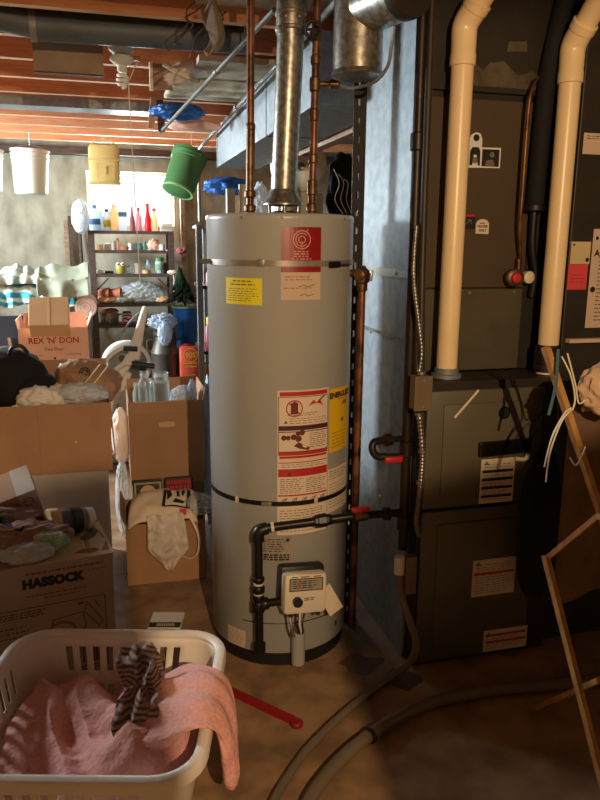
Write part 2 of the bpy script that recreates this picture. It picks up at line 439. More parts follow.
def window(nm, axis):
    if axis == 'Y':
        x0, x1, z0, z1, y = -.129, .654, 1.581, 2.064, 7.16
        fr = MB(); t = .03
        for a in ((x0, x0+t, z0, z1), (x1-t, x1, z0, z1), (x0+t, x1-t, z0, z0+t), (x0+t, x1-t, z1-t, z1)): fr.bx(a[0], a[1], y, y+.04, a[2], a[3])
        pn = MB().bx(x0+t, x1-t, y+.018, y+.022, z0+t, z1-t)
    else:
        y0, y1, z0, z1, x = 4.501, 5.699, 1.581, 2.099, -2.7
        fr = MB(); t = .03
        for a in ((y0, y0+t, z0, z1), (y1-t, y1, z0, z1), (y0+t, y1-t, z0, z0+t), (y0+t, y1-t, z1-t, z1)): fr.bx(x, x+.04, a[0], a[1], a[2], a[3])
        pn = MB().bx(x+.018, x+.022, y0+t, y1-t, z0+t, z1-t)
    o = struct(nm, fr, M['white_plastic'], smooth=False)
    pn.build('pane', M['pane'], o, smooth=False)
window('window_1', 'Y'); window('window_2', 'X')
struct('trim_1', MB().bx(X0, X1, 6.94, 7.098, 2.19, 2.249), M['dark_wood'], smooth=False)      # sill plate on the back wall
for i in range(14):
    y = .1+.406*i
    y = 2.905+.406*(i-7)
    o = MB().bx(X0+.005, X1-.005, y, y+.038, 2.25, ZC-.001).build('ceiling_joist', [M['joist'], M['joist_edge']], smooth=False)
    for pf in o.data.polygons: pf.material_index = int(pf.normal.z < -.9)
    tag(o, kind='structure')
for i in range(7, 10):
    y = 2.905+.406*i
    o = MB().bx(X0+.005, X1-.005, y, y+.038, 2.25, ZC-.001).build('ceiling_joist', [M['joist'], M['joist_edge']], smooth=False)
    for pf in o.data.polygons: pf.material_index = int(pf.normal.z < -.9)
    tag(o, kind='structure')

# ================================================================ ceiling things
# round duct under the joists
t = thing('round_duct', 'grey round metal duct running across under the ceiling joists', 'duct', (0, 3.13, 2.19))
MB().cyl((-.215, 3.13, 2.243), (.62, 3.13, 2.252), .055, n=28).build('duct_pipe', M['round_duct'], t)
MB().lathe([(.0585, 0), (.0595, .012), (.0585, .024)], (-.232, 3.13, 2.243), (1, 0, .01), 28).build('collar', M['grey_duct'], t)
MB().cyl((-.9, 3.08, 2.33), (-.215, 3.13, 2.245), .05, .05, n=28).build('elbow_pipe', M['round_duct'], t)
# flat duct
t = thing('flat_duct', 'flat pale grey sheet metal duct crossing under the far joists', 'duct', (-.4, 4.8, 2.2))
MB().bx(-1.9, .5, 4.66, 4.86, 2.205, 2.249, bev=.004).build('duct_body', M['grey_duct'], t, smooth=False)
MB().bx(-1.9, .5, 4.648, 4.66, 2.2, 2.249).build('front_flange', M['sheet'], t, smooth=False)
# hanging hardboard tray
t = thing('ceiling_board', 'brown hardboard panel hung from a joist beside the ceiling lamp', 'panel', (-.105, 3.3, 2.09))
MB().box((-.105, 3.325, 2.18), (.275, .012, .135), rz=.02).build('panel_sheet', M['panel_brown'], t, smooth=False)
MB().box((-.105, 3.306, 2.112), (.27, .032, .006), rz=.02).build('bottom_lip', M['dark_wood'], t, smooth=False)
for x in (-.225, .01): MB().bx(x, x+.02, 3.333, 3.345, 2.12, 2.3).build('hanger_strip', M['dark_metal'], t, smooth=False)
# lamp holder with spiral bulb
cx, cy = .108, 3.335
t = thing('ceiling_lamp', 'white porcelain ceiling lamp holder with a spiral bulb and pull cord', 'lamp', (cx, cy, 2.07))
MB().lathe([(.03, .006), (.052, 0), (.052, -.02), (.036, -.035), (.036, -.05)], (cx, cy, 2.245), n=32).build('lamp_base', M['porcelain'], t)
MB().lathe([(.046, 0), (.05, -.012), (.032, -.03), (.02, -.034)], (cx, cy, 2.198), n=32).build('lamp_holder', M['porcelain'], t)
b = MB().lathe([(.02, 0), (.021, -.022), (.014, -.028)], (cx, cy, 2.166), n=24).build('bulb_base', M['porcelain'], t)
pts = []
for i in range(61):
    a = i/60*3.2*2*PI; r = .021*math.sin(PI*min(1, (i+6)/66))**.4
    pts.append((cx+r*math.cos(a), cy+r*math.sin(a), 2.136-.058*i/60))
MB().tube(pts, .0065, 8).build('spiral_tube', M['cfl'], t)
MB().bx(cx+.048, cx+.075, cy-.008, cy+.008, 2.186, 2.206, bev=.003).build('pull_switch', M['brass'], t, smooth=False)
MB().tube([(cx+.068, cy, 2.19), (cx+.03, cy-.03, 2.11), (.132, 3.32, 2.06), (.14, 3.32, 1.6), (.147, 3.32, 1.27)], .0022, 6, sub=6).build('pull_cord', M['rope'], t)
# loose items stored between and under the joists on the right
t = tag(MB().bx(.36, .95, 2.56, 2.90, 2.30, 2.33).build('board', M['insulation'], smooth=False), 'pale fibre board up between the joists beside the flue pipe top', 'board')
o = MB()
o.grid(lambda u, v: (.36+.46*u, 3.80+.52*v, 2.236+.004*noise.noise(Vector((u*6, v*6, 1)))-.006*(int(v*5) % 2)), 24, 16)
tag(o.build('insulation_sheet', M['insulation'], solid=.014), 'cream paper faced insulation sheet under the joists, nearer to the flue', 'insulation')
tag(MB().bx(.44, .95, 3.40, 3.74, 2.222, 2.248).build('board', M['insulation'], smooth=False), 'whitish plank under the joists just beside the rolled plastic', 'board')
t = thing('plastic_roll', 'white rolled plastic bundle lying on the boards under the ceiling', 'roll', (.4, 3.6, 2.2))
MB().blob((.40, 3.62, 2.212), (.12, .06, .045), .2, 3, 3, R=Matrix.Rotation(-.35, 3, 'Y')).build('roll_body', M['white_cloth'], t)
MB().tube([(.30, 3.565, 2.235), (.36, 3.555, 2.20), (.46, 3.56, 2.165)], .012, 8, sub=5).build('roll_edge', M['ivory_board'], t)
t = thing('broken_box', 'torn pale wooden box end stuck up under the joists', 'box', (.26, 3.72, 2.15))
MB().box((.29, 3.60, 2.185), (.10, .012, .11)).build('box_end', M['old_wood'], t, smooth=False)
MB().box((.245, 3.605, 2.185), (.014, .03, .12)).build('box_edge', M['ivory_board'], t, smooth=False)
t = tag(MB().blob((.44, 4.40, 2.165), (.15, .10, .045), .22, 1.8, 5, crease=True).build('blue_bag', M['blue_tarp']), 'crumpled blue bag tucked up under the joists', 'bag')
tag(MB().blob((.56, 4.62, 2.13), (.17, .07, .035), .12, 2, 8).build('cushion', M['card_pink']), 'pinkish cushion shelf below the blue bag under the joists', 'cushion')
tag(MB().box((.30, 4.42, 2.155), (.035, .02, .17), R=Matrix.Rotation(.12, 3, 'Y')).build('wood_strip', M['light_wood'], smooth=False), 'short pale wooden strip hanging beside the blue bag', 'wood strip')
tag(MB().box((.345, 4.40, 2.14), (.04, .02, .17), R=Matrix.Rotation(-.05, 3, 'Y')).build('wood_strip', M['dark_wood'], smooth=False), 'short dark wooden strip hanging beside the pale one', 'wood strip')
# dusty hanging rag at the top
o = MB(); o.grid(lambda u, v: (.36+.05*u+.06*v*math.sin(v*3), 2.72+.03*math.sin(u*5+v*3), 2.249-.15*v-.02*math.sin(u*6)), 18, 18)
tag(o.build('rag', M['rag'], solid=.006), 'dusty torn rag dangling from the joists at the top', 'rag')
t = thing('wire_tangle', 'dark tangled wires hanging beside the dusty rag', 'wire', (.33, 2.75, 2.1))
for k in range(5):
    rn = random.Random(k+3); p = [Vector((.34+.03*k, 2.70+.02*k, 2.248))]
    for j in range(5): p.append(p[-1]+Vector((rn.uniform(-.05, .035), rn.uniform(-.02, .02), rn.uniform(-.045, -.005))))
    MB().tube(p, .003, 6, sub=5).build('wire', M['dark_wood'], t)
# electrical conduits that run slantwise under the joists
t = thing('conduit_pipe', 'long grey metal conduit running along the top edge of the duct and down', 'conduit', (.72, 5.3, 1.5))
MB().lathe([(.0135, 0), (.016, .004), (.016, .016), (.0135, .02)], (.7355, 4.13, 2.1665), (0, 1, 0), 14).build('hanger_clamp', M['galv'], t)
MB().cyl((.750, 2.37, 2.195), (.738, 5.86, 2.14), .013, n=14).build('pipe_run', M['conduit'], t)
MB().tube([(.738, 5.86, 2.14), (.742, 5.92, 2.13), (.745, 5.935, 2.10), (.748, 5.935, 1.6)], .012, 12, sub=4).build('pipe_drop', M['conduit'], t)
MB().lathe([(.017, 0), (.019, .02), (.017, .04)], (.7455, 5.935, 2.02), n=14).build('coupling', M['galv'], t)
t = thing('conduit_pipe', 'short bright metal conduit slanting under the joists by the rolled plastic', 'conduit', (.4, 3.8, 2.1))
MB().cyl((.60, 2.62, 2.222), (.345, 4.45, 2.06), .010, n=12).build('pipe_run', M['conduit'], t)
MB().tube([(.555, 2.925, 2.19), (.555, 2.925, 2.249)], .004, 6).build('hanger_wire', M['galv'], t)
MB().lathe([(.014, 0), (.015, .02), (.014, .04)], (.505, 3.3, 2.162), (-.14, .9, -.09), 12).build('coupling', M['galv'], t)

# main duct
t = thing('sheet_metal_duct', 'pale galvanised rectangular duct leading back from the furnace plenum', 'duct', (.93, 3.9, 1.95))
MB().bx(.785, 1.08, 2.72, 5.18, 1.95, 2.2).build('duct_body', M['sheet'], t, smooth=False, bev=.003)
MB().bx(.781, 1.084, 5.165, 5.195, 1.946, 2.204).build('end_flange', M['sheet'], t, smooth=False)
MB().bx(.781, 1.084, 3.6, 3.625, 1.946, 2.204).build('seam_flange', M['sheet'], t, smooth=False)
t = thing('duct_branch', 'wide flat sheet metal duct beside the main duct behind the vent tee', 'duct', (1.28, 3.5, 2.0))
MB().bx(1.088, 1.52, 2.72, 4.25, 2.02, 2.2).build('duct_body', M['sheet'], t, smooth=False, bev=.003)
MB().bx(1.086, 1.524, 4.24, 4.262, 2.016, 2.204).build('end_flange', M['sheet'], t, smooth=False)
t = thing('wood_beam', 'long wooden beam behind the duct under the ceiling', 'beam', (1.2, 4.0, 1.98))
MB().bx(1.10, 1.16, 2.85, 4.2, 1.93, 2.015).build('beam_body', M['old_wood'], t, smooth=False)
for y in (2.9, 4.1): MB().bx(1.084, 1.0865, y, y+.03, 1.94, 2.26) if False else MB().bx(1.10, 1.16, y, y+.03, 1.924, 1.929).build('hanger', M['dark_metal'], t, smooth=False)

# ---------------------------------------------------------------- buckets hung under the ceiling
def bucket(name, label, top, bot, r1, r0, m, lid=None, rimm=None, group=None):
    """top / bot: axis end points; built as a hollow pail with ribs, a rim and a wire bail"""
    top = Vector(top); bot = Vector(bot); ax = (top-bot); h = ax.length; a = ax.normalized()
    t = thing(name, label, 'bucket', tuple(bot))
    rr = lambda q: r0+(r1-r0)*q
    prof = [(0, 0), (r0-.012, 0), (r0, .01)]
    for q in (.3, .6, .78): prof.append((rr(q), h*q))
    prof += [(rr(.80)+.008, h*.80), (rr(.82)+.008, h*.82), (rr(.83), h*.83), (rr(.9)+.008, h*.90), (rr(.915)+.008, h*.915), (rr(.93), h*.93), (rr(1), h),
             (rr(1)-.006, h), (rr(.5)-.006, h*.5), (r0-.008, .012), (0, .012)]
    MB().lathe(prof, bot, a, 40).build('bucket_body', m, t)
    MB().lathe([(rr(1)+.001, h-.018), (rr(1)+.009, h-.014), (rr(1)+.009, h-.002), (rr(1)-.004, h+.003)], bot, a, 40).build('rim', rimm or m, t)
    x, y, d = basis_to(a); side = Vector((1, 0, 0)); side = (side-a*side.dot(a)).normalized()
    pts = []
    for i in range(13):
        g = PI*i/12; pts.append(top-a*.04+side*math.cos(g)*(r1+.012)+a*math.sin(g)*.075)
    MB().tube(pts, .0035, 6, sub=2).build('bail_handle', M['alum'], t)
    apex = top-a*.04+a*.075
    MB().tube([apex, apex+Vector((0, 0, .02)), (apex.x, apex.y, 2.249)], .003, 6).build('hanging_hook', M['alum'], t)
    return t
bucket('bucket', 'white ribbed plastic bucket hanging from the joists left of the yellow one', (-.52, 6.17, 2.122), (-.53, 6.17, 1.79), .14, .122, M['bucket_white'])
bucket('bucket', 'white bucket hanging at the extreme left of the row under the ceiling', (-.855, 6.17, 2.115), (-.860, 6.17, 1.805), .14, .122, M['bucket_white'])
bucket('bucket', 'green bucket hanging tilted with its bottom towards the window', (.667, 5.765, 2.095), (.553, 5.67, 1.81), .128, .118, M['bucket_green'])
gb = [x for x in bpy.data.objects if x.get('label', '').startswith('green bucket')][0]
MB().lathe([(.119, 0), (.121, .004), (.121, .012), (.119, .016), (.10, .002)], (.553, 5.67, 1.808), (.114, .095, .285), 40, closed=True).build('base_ring', M['pale_green'], gb)
# yellow square drum
t = thing('plastic_drum', 'yellow square plastic drum hanging from the joists over the window', 'drum', (.035, 6.17, 1.875))
o = MB().box((.032, 6.17, 2.03), (.235, .225, .30), bev=.035); o.build('drum_body', M['bucket_yellow'], t)
MB().box((.032, 6.17, 2.06), (.246, .236, .02), bev=.009).build('drum_rib', M['bucket_yellow'], t)
MB().box((.032, 6.17, 1.885), (.242, .232, .02), bev=.009).build('drum_rib', M['bucket_yellow'], t)
p = Print(flat_map((.032, 6.054, 2.0), (1, 0, 0), (0, 0, 1)), .003); p.frame(-.07, .07, -.08, .035, .006).rect(-.012, .012, -.05, .01); p.build('embossed_mark', M['bucket_yellow'], t, smooth=False)
MB().tube([(-.05, 6.17, 2.18), (-.03, 6.17, 2.215), (.09, 6.17, 2.215), (.115, 6.17, 2.18)], .008, 8, sub=4).build('handle', M['bucket_yellow'], t)
MB().tube([(.03, 6.17, 2.21), (.03, 6.17, 2.249)], .003, 6).build('hanging_hook', M['alum'], t)

# ---------------------------------------------------------------- unseen lamp behind the viewer; leaves and hood added to block its light
w = thing('lamp_with_blockers', 'unseen hanging lamp behind the viewer with leaves and hood added to block light', 'lamp', (.30, -1.0, 1.9))
LP = Vector((.30, -1.0, 1.95)); LD = .5
def leaf(az0, az1, e0, e1, zb=-.42):
    """an added sheet in front of the lamp that blocks its light; angles left of straight ahead and below level"""
    p = []
    for a, e in ((az0, e0), (az1, e1)): p.append((-LD*math.tan(D2R(a)), LD/math.cos(D2R(a))*math.tan(D2R(e))))
    (xa, za), (xb, zc) = p
    return MB().prism([(xa, zb), (xb, zb), (xb, zc), (xa, za)], lambda u, v, n: LP+Vector((u, LD+n*.004, v)), 1)
leaf(-8.1, -32, -23.2, -16.2).build('added_blocker', M['dark_metal'], w, smooth=False)
leaf(4.2, 32, -20.0, -20.0).build('added_blocker', M['dark_metal'], w, smooth=False)
MB().tube([LP+Vector((0, 0, .04)), LP+Vector((0, 0, .54))], .006, 8).build('lamp_cord', M['rubber'], w)
MB().lathe([(.02, 0), (.02, .05), (.012, .06)], LP+Vector((0, 0, .03)), n=20).build('socket', M['ctrl_dark'], w)
for q in (-.27, .27): MB().tube([LP+Vector((0, 0, .08)), LP+Vector((q*.5, .05, .10)), LP+Vector((q, .4, .02)), LP+Vector((q, LD+.006, -.12)), LP+Vector((q, LD+.006, -.30))], .004, 6, sub=5).build('blocker_arm', M['dark_metal'], w)
MB().lathe([(.03, .075), (.12, .055), (.24, .018), (.243, .018), (.122, .059), (.03, .079)], LP, n=40, closed=True).build('added_hood', M['dark_metal'], w)  # hood added to cut the light going up to the ceiling
# ================================================================ water heater
TX, TY, TR = .577, 2.433, .247
t = thing('water_heater', 'tall grey cylindrical gas water heater with red badge and warning labels', 'water heater', (TX, TY, 0))
def tpos(deg, z, off=0.0): a = D2R(deg); return Vector((TX+(TR+off)*math.cos(a), TY+(TR+off)*math.sin(a), z))
tk = MB().lathe([(.244, .052), (TR, .056), (TR, 1.512), (.2485, 1.518), (.2485, 1.528), (.244, 1.534), (.22, 1.537), (0, 1.54)], (TX, TY, 0), n=96).build('tank_body', M['tank'], t)
MB().lathe([(.236, 0), (.24, .004), (.24, .052), (.236, .053)], (TX, TY, 0), n=96).build('base_ring', M['base_black'], t)
sm = MB(); sm.tube([tpos(a, .155+.012*math.cos(D2R(a-270)), .0008) for a in range(226, 318, 4)], .0016, 6)
sm.build('access_seam', M['ctrl_dark'], t)
for a in (228, 258, 312): MB().lathe([(.005, 0), (.004, .003), (0, .004)], tpos(a, 1.522, .0012), (math.cos(D2R(a)), math.sin(D2R(a)), 0), 10).build('screw', M['alum'], t)
for a in (243, 312): MB().box(tpos(a, .09 if a == 243 else .11, .0008), (.006, .004, .016), rz=D2R(a-270)).build('slot', M['ctrl_dark'], t, smooth=False)
# straps
def strap(nm, z, a0, a1, m, z2=None, w=.011):
    mb = MB(); vs = []; fs = []; k = 40
    for i in range(k+1):
        a = a0+(a1-a0)*i/k; zz = z if z2 is None else z+(z2-z)*(i/k)
        for (o, dz) in ((.0008, -w), (.0008, w), (.0026, w), (.0026, -w)): vs.append(tpos(a, zz+dz, o))
    for i in range(k):
        for q in range(4): fs.append((4*i+q, 4*i+(q+1) % 4, 4*i+4+(q+1) % 4, 4*i+4+q))
    mb.add(vs, fs); return mb.build(nm, m, t)
s1 = strap('upper_strap', 1.384, 150, 372, M['strap'], w=.009)
MB().box(tpos(300, 1.380, .006), (.055, .010, .020), rz=D2R(307-270), bev=.003).build('strap_buckle', M['strap_dark'], s1)
MB().cyl(tpos(296, 1.378, .008), tpos(318, 1.378, .010), .0045, n=10).build('strap_bolt', M['brass'], s1)
MB().box(tpos(243, 1.385, .003), (.022, .004, .022), rz=D2R(243-270), bev=.001).build('strap_clip', M['alum'], s1)
MB().cyl(tpos(192, 1.385, .002), tpos(186, 1.385, .03), .008, n=10).build('strap_bolt', M['alum'], s1)
s2 = strap('lower_strap', .602, 150, 372, M['strap_dark'], w=.008)
MB().box(tpos(247, .602, .005), (.035, .008, .014), rz=D2R(247-270), bev=.003).build('strap_buckle', M['strap'], s2)
for a in (222, 286): MB().box(tpos(a, .602, .003), (.014, .004, .019), rz=D2R(a-270), bev=.001).build('strap_clip', M['note'], s2)

cm = cyl_map(TX, TY, TR, -1.9)
def U(deg): return D2R(deg)*TR
# red badge
b = sticker('red_badge', cm, U(259.2), U(289.4), 1.358, 1.494, M['crimson'], t)
b['label'] = 'red badge with pale ring emblem'
u0, u1 = U(259.2), U(289.4); uc = (u0+u1)/2
p = Print(cm, PN); p.ring(uc, 1.456, .029, .0035).ring(uc, 1.456, .021, .003, a0=40, a1=320).ring(uc, 1.456, .012, .003)
p.line([(uc, 1.452), (uc, 1.425)], .003).line([(uc+.012, 1.478), (uc+.02, 1.488)], .003)
p.lines(uc-.026, uc+.026, 1.402, 1.424, 3, .004, 4, .1).lines(uc-.034, uc+.034, 1.386, 1.402, 2, .0035, 9, .1); p.build('badge_print', M['white_ink'], b, smooth=False)
# beige note
b = sticker('service_note', cm, u0, u1, 1.272, 1.357, M['note'], t); b['label'] = 'beige handwritten service note'
p = Print(cm, PN); p.lines(u0+.012, u1-.012, 1.33, 1.348, 2, .002, 2).lines(u0+.008, u1-.01, 1.30, 1.318, 1, .002, 6)
p.line([(uc-.01, 1.313), (uc+.01, 1.318), (uc+.02, 1.312), (uc+.045, 1.32)], .002).line([(uc-.005, 1.285), (uc+.01, 1.291), (uc+.02, 1.284), (uc+.04, 1.289)], .002); p.build('note_print', M['brown_ink'], b, smooth=False)
# yellow label
a0, a1 = U(215), U(245.7)
b = sticker('yellow_label', cm, a0, a1, 1.255, 1.338, M['yellow_paper'], t); b['label'] = 'bright yellow instruction label'
p = Print(cm, PN); p.lines(a0+.03, a1-.03, 1.322, 1.334, 1, .004, 3, .05).lines(a0+.02, a1-.02, 1.313, 1.322, 1, .004, 5, .05).lines(a0+.01, a1-.01, 1.264, 1.308, 6, .0022, 8); p.build('label_print', M['grey_ink'], b, smooth=False)
# warning label column
w0, w1 = U(257.6), U(298.3); W = w1-w0
b = sticker('warning_label', cm, w0-.003, w1+.002, .492, .985, M['paper'], t); b['label'] = 'tall cream warning label with red bands'
p = Print(cm, PN)
p.rect(w0+.004, w1-.004, .966, .980).rect(w0+.004, w1-.004, .758, .766)
p.rect(w0, w1, .768, .780)
p.rect(w0, w1, .695, .722).rect(w0, w1, .628, .633).rect(w0, w1, .742, .745)
p.ring(w0+.052, .925, .028, .004).line([(w0+.033, .944), (w0+.071, .906)], .004)
p.poly([(w0+.10, .932), (w0+.118, .95), (w0+.128, .94), (w0+.142, .952), (w0+.15, .935), (w0+.155, .928)])
p.build('red_print', M['red_ink'], b, smooth=False)
p = Print(cm, PN); p.rect(w0, w1, .852, .868).rect(w0, w1, .846, .849); p.build('purple_print', M['navy_ink'], b, smooth=False)
p = Print(cm, PN+.0003)
p.frame(w0, w1, .780, .964, .002)
p.rect(w0+.04, w0+.064, .906, .944).rect(w0+.047, w0+.058, .944, .948)
p.line([(w0+.138, .945), (w0+.16, .962)], .005).poly([(w0+.018, .876), (w0+.03, .876), (w0+.024, .887)])
for (x, y, r) in ((.018, .828, .009), (.032, .828, .008), (.05, .83, .01), (.066, .824, .011), (.064, .842, .008), (.078, .844, .010)): p.disc(w0+x, y, r, 14)
p.poly([(w0+.05, .80), (w0+.066, .812), (w0+.09, .800), (w0+.108, .79), (w0+.1, .783), (w0+.07, .79)])
p.lines(w0+.105, w1-.006, .79, .842, 8, .002, 11, .2).lines(w0+.03, w1-.03, .899, .912, 2, .0018, 12).lines(w0+.035, w1-.006, .872, .895, 3, .0016, 13, .1)
p.poly([(w0+.03, .70), (w0+.044, .70), (w0+.037, .716)])
p.lines(w0+.006, w0+.088, .637, .69, 8, .002, 14).lines(w0+.094, w1-.006, .637, .69, 8, .002, 15)
p.lines(w0+.01, w1-.01, .726, .740, 2, .0016, 16)
for k in range(5): p.ring(w0+.02+.034*k, .613, .008, .002, 12).line([(w0+.012+.034*k, .605), (w0+.03+.034*k, .622)], .003)
p.lines(w0+.006, w1-.006, .50, .582, 9, .002, 17, .1)
p.build('dark_print', M['brown_ink'], b, smooth=False)
# energy label + small white label + lower label
e0, e1 = U(300.4), U(329)
b = sticker('energy_label', cm, e0, e1, .758, .976, M['energy'], t); b['label'] = 'yellow energy guide label'
p = Print(cm, PN); p.text('ENERGUIDE', (e0+e1)/2+.004, .952, .026, .0014, .95)
p.line([(e0+.006, .905), (e1-.004, .91)], .002).text('1,800', e1-.04, .922, .018, .0006).text('49', (e0+e1)/2+.01, .862, .02, .0006).lines(e0+.04, e1-.01, .93, .945, 1, .002, 3).lines(e0+.012, e1-.01, .77, .83, 5, .0018, 4); p.build('label_print', M['black_ink'], b, smooth=False)
p = Print(cm, PN); p.rect(e0, e1, .938, .966); p.n = PN-.0006
b = sticker('lower_label', cm, e0-.004, e1+.004, .545, .70, M['paper'], t); b['label'] = 'cream label under the yellow one'
p = Print(cm, PN); p.lines(e0+.004, e1-.004, .66, .695, 4, .003, 5).lines(e0+.004, e1-.004, .56, .65, 9, .0022, 6, .1); p.build('label_print', M['grey_ink'], b, smooth=False)
# rating plate
r0, r1 = U(245.2), U(268.3)
b = sticker('rating_plate', cm, r0, r1, .396, .488, M['plate'], t); b['label'] = 'dull printed rating plate'
p = Print(cm, PN); p.lines(r0+.004, r1-.02, .43, .48, 6, .003, 7).lines(r0+.004, r1-.004, .40, .425, 3, .006, 8).disc(r1-.014, .474, .006); p.build('plate_print', M['black_ink'], b, smooth=False)
q0, q1 = U(211.8), U(230.3)
b = sticker('small_label', cm, q0, q1, .058, .122, M['note'], t); b['label'] = 'small beige label near the base'
p = Print(cm, PN); p.lines(q0+.005, q1-.005, .065, .115, 6, .0018, 9); p.build('label_print', M['grey_ink'], b, smooth=False)
# gas control valve
dv = D2R(272); n = Vector((math.cos(dv), math.sin(dv), 0)); tg = Vector((-math.sin(dv), math.cos(dv), 0))
Rv = Matrix((tg, -n, Vector((0, 0, 1)))).transposed()
cc = Vector((TX, TY, .31))+n*(TR+.045)
Rt = Rv @ Matrix.Rotation(.06, 3, 'Y') @ Matrix.Rotation(-.12, 3, 'X')
g = MB().box(cc, (.148, .082, .138), R=Rt, bev=.014).build('gas_control_valve', M['ctrl'], t); g['label'] = 'off white gas control valve'
MB().box(cc-n*.02+Vector((0, 0, .012)), (.154, .05, .142), R=Rt, bev=.01).build('valve_back', M['ctrl_dark'], g)
fm = lambda u, v, h=0: cc+Rt @ Vector((u, -.041-h, v))
p = Print(fm, .0012); p.rect(-.058, .058, .012, .055); p.build('valve_label', M['plate'], g, smooth=False)
p = Print(fm, .0020); p.frame(-.058, .058, .012, .055, .003).lines(-.045, .045, .02, .048, 4, .003, 3).rect(-.052, -.03, .058, .061).rect(-.02, .01, .058, .061).rect(.025, .05, .058, .061)
p.lines(-.005, .035, -.022, -.01, 2, .003, 5); p.build('valve_print', M['black_ink'], g, smooth=False)
MB().cyl(fm(-.03, -.022), fm(-.03, -.022, .016), .016, n=24).build('valve_knob', M['ctrl_dark'], g)
for u in (-.05, -.03, .045): MB().box(fm(u, -.07, -.01), (.012, .02, .01), R=Rt).build('wire_terminal', M['ctrl_dark'], g, smooth=False)
for k, u in enumerate((-.03, -.012, .004)):
    MB().tube([fm(u, -.068, -.02), fm(u*.6-.01, -.10, -.005), fm(-.012+.006*k, -.14, -.02), tpos(270.5, .14, .02)], .0032, 8, sub=6).build('igniter_wire', M['ctrl'] if k == 1 else M['ctrl_dark'], g)
MB().tube([fm(-.05, -.068, -.015), fm(-.045, -.11, -.0), fm(-.03, -.15, -.02)], .004, 8, sub=6).build('pilot_tube', M['alum'], g)
# vertical cream burner tube below
MB().cyl(tpos(270.5, .03, .028), tpos(270.5, .155, .028), .0235, n=28).build('burner_shield', M['tank'], t)
# tag hanging on the valve
tb = MB().box(cc+tg*.095-n*.0+Vector((0, 0, -.045))+n*.01, (.055, .004, .105), R=Rv @ Matrix.Rotation(-.5, 3, 'Y') @ Matrix.Rotation(.1, 3, 'Z')).build('paper_tag', M['paper'], t, smooth=False)
# gas pipe on the front
def off(deg, z, o): return tpos(deg, z, o)
E1 = off(243.3, .52, .05); E2 = off(243.8, .10, .05)
gp = MB().cyl(E1+Vector((0, 0, -.02)), E2, .014, n=20).build('gas_drop_pipe', M['iron'], t)
MB().lathe([(.019, 0), (.021, .004), (.021, .03), (.012, .034)], E2+Vector((0, 0, -.012)), n=20).build('drip_cap', M['iron'], gp)
for (za, zb, r) in ((.235, .275, .022), (.305, .33, .021), (.345, .362, .020), (.275, .30, .019)):
    MB().lathe([(r-.003, 0), (r, .004), (r, zb-za-.004), (r-.003, zb-za)], (E1.x, E1.y, za), n=20).build('pipe_fitting', M['iron'], gp)
for z in (.288, .335, .30): MB().lathe([(.0172, 0), (.0172, .006)], (E1.x, E1.y, z), n=20).build('thread_tape', M['paper'], gp)
V0 = Vector((E1.x, E1.y, .262)); V1 = cc-tg*.06+Vector((0, 0, -.03))
MB().cyl(V0, V1, .0135, n=16).build('valve_feed_pipe', M['iron'], gp)
MB().lathe([(.018, 0), (.021, .004), (.021, .03), (.018, .034)], V0, V1-V0, 18).build('pipe_fitting', M['iron'], gp)
MB().tube([E1+Vector((0, 0, -.03)), E1+Vector((0, 0, -.008)), E1+Vector((.008, 0, .006)), E1+Vector((.03, -.001, .012))], .0205, 16, sub=6).build('pipe_elbow', M['iron'], gp)
H1 = Vector((.752, 2.12, .565))
P1 = E1+Vector((.02, -.001, .012))
MB().cyl(P1, H1, .0145, n=18).build('gas_feed_pipe', M['iron'], gp)
dH = (H1-P1).normalized()
MB().lathe([(.015, 0), (.0195, .004), (.0195, .012), (.024, .015), (.024, .04), (.0195, .043), (.0195, .055), (.015, .06)], P1+dH*.165, dH, 8).build('pipe_union', M['iron'], gp)
MB().lathe([(.0165, 0), (.0165, .01)], P1+dH*.022, dH, 16).build('thread_tape', M['paper'], gp)
# draft hood and its legs
MB().lathe([(.046, .075), (.049, .066), (.053, .055), (.064, .035), (.067, .03), (.067, .024), (.060, .022), (.047, .05), (.042, .07)], (TX+.012, TY, 1.545), n=40, closed=True).build('draft_hood', M['galv'], t)
for a in (200, 262, 320, 80): MB().tube([(TX+.012+.058*math.cos(D2R(a)), TY+.058*math.sin(D2R(a)), 1.572), (TX+.012+.054*math.cos(D2R(a)), TY+.054*math.sin(D2R(a)), 1.538)], .004, 8).build('hood_leg', M['galv'], t)
MB().lathe([(.04, 0), (.045, .004), (.045, .012), (.03, .014)], (TX+.012, TY, 1.536), n=28).build('flue_collar', M['base_black'], t)
# relief valve
RV = tpos(329, 1.35, .0)
rd = Vector((math.cos(D2R(329)), math.sin(D2R(329)), 0))
VP = Vector((.822, 2.283, 1.346))
v = MB().cyl(RV-rd*.01, VP, .013, n=14).build('relief_valve', M['brass'], t)
MB().lathe([(.016, -.03), (.022, -.026), (.025, 0), (.022, .014), (.014, .02), (.009, .028), (0, .03)], VP, n=20).build('valve_body', M['brass'], v)
MB().lathe([(.016, 0), (.02, .003), (.02, .016), (.016, .018)], VP+Vector((-.012, -.012, 0)), (-.6, -.8, 0), 6).build('valve_nut', M['brass'], v)
MB().box(VP+Vector((.03, -.004, -.004)), (.008, .012, .036), R=Matrix.Rotation(.15, 3, 'Y'), bev=.002).build('test_lever', M['alum'], v)
MB().lathe([(.014, -.055), (.018, -.052), (.018, -.03), (.014, -.027)], VP, n=18).build('valve_nut', M['brass'], v)
dp = MB().cyl(VP+Vector((0, 0, -.05)), (.818, 2.283, .075), .0125, n=18).build('discharge_pipe', M['copper'], t)

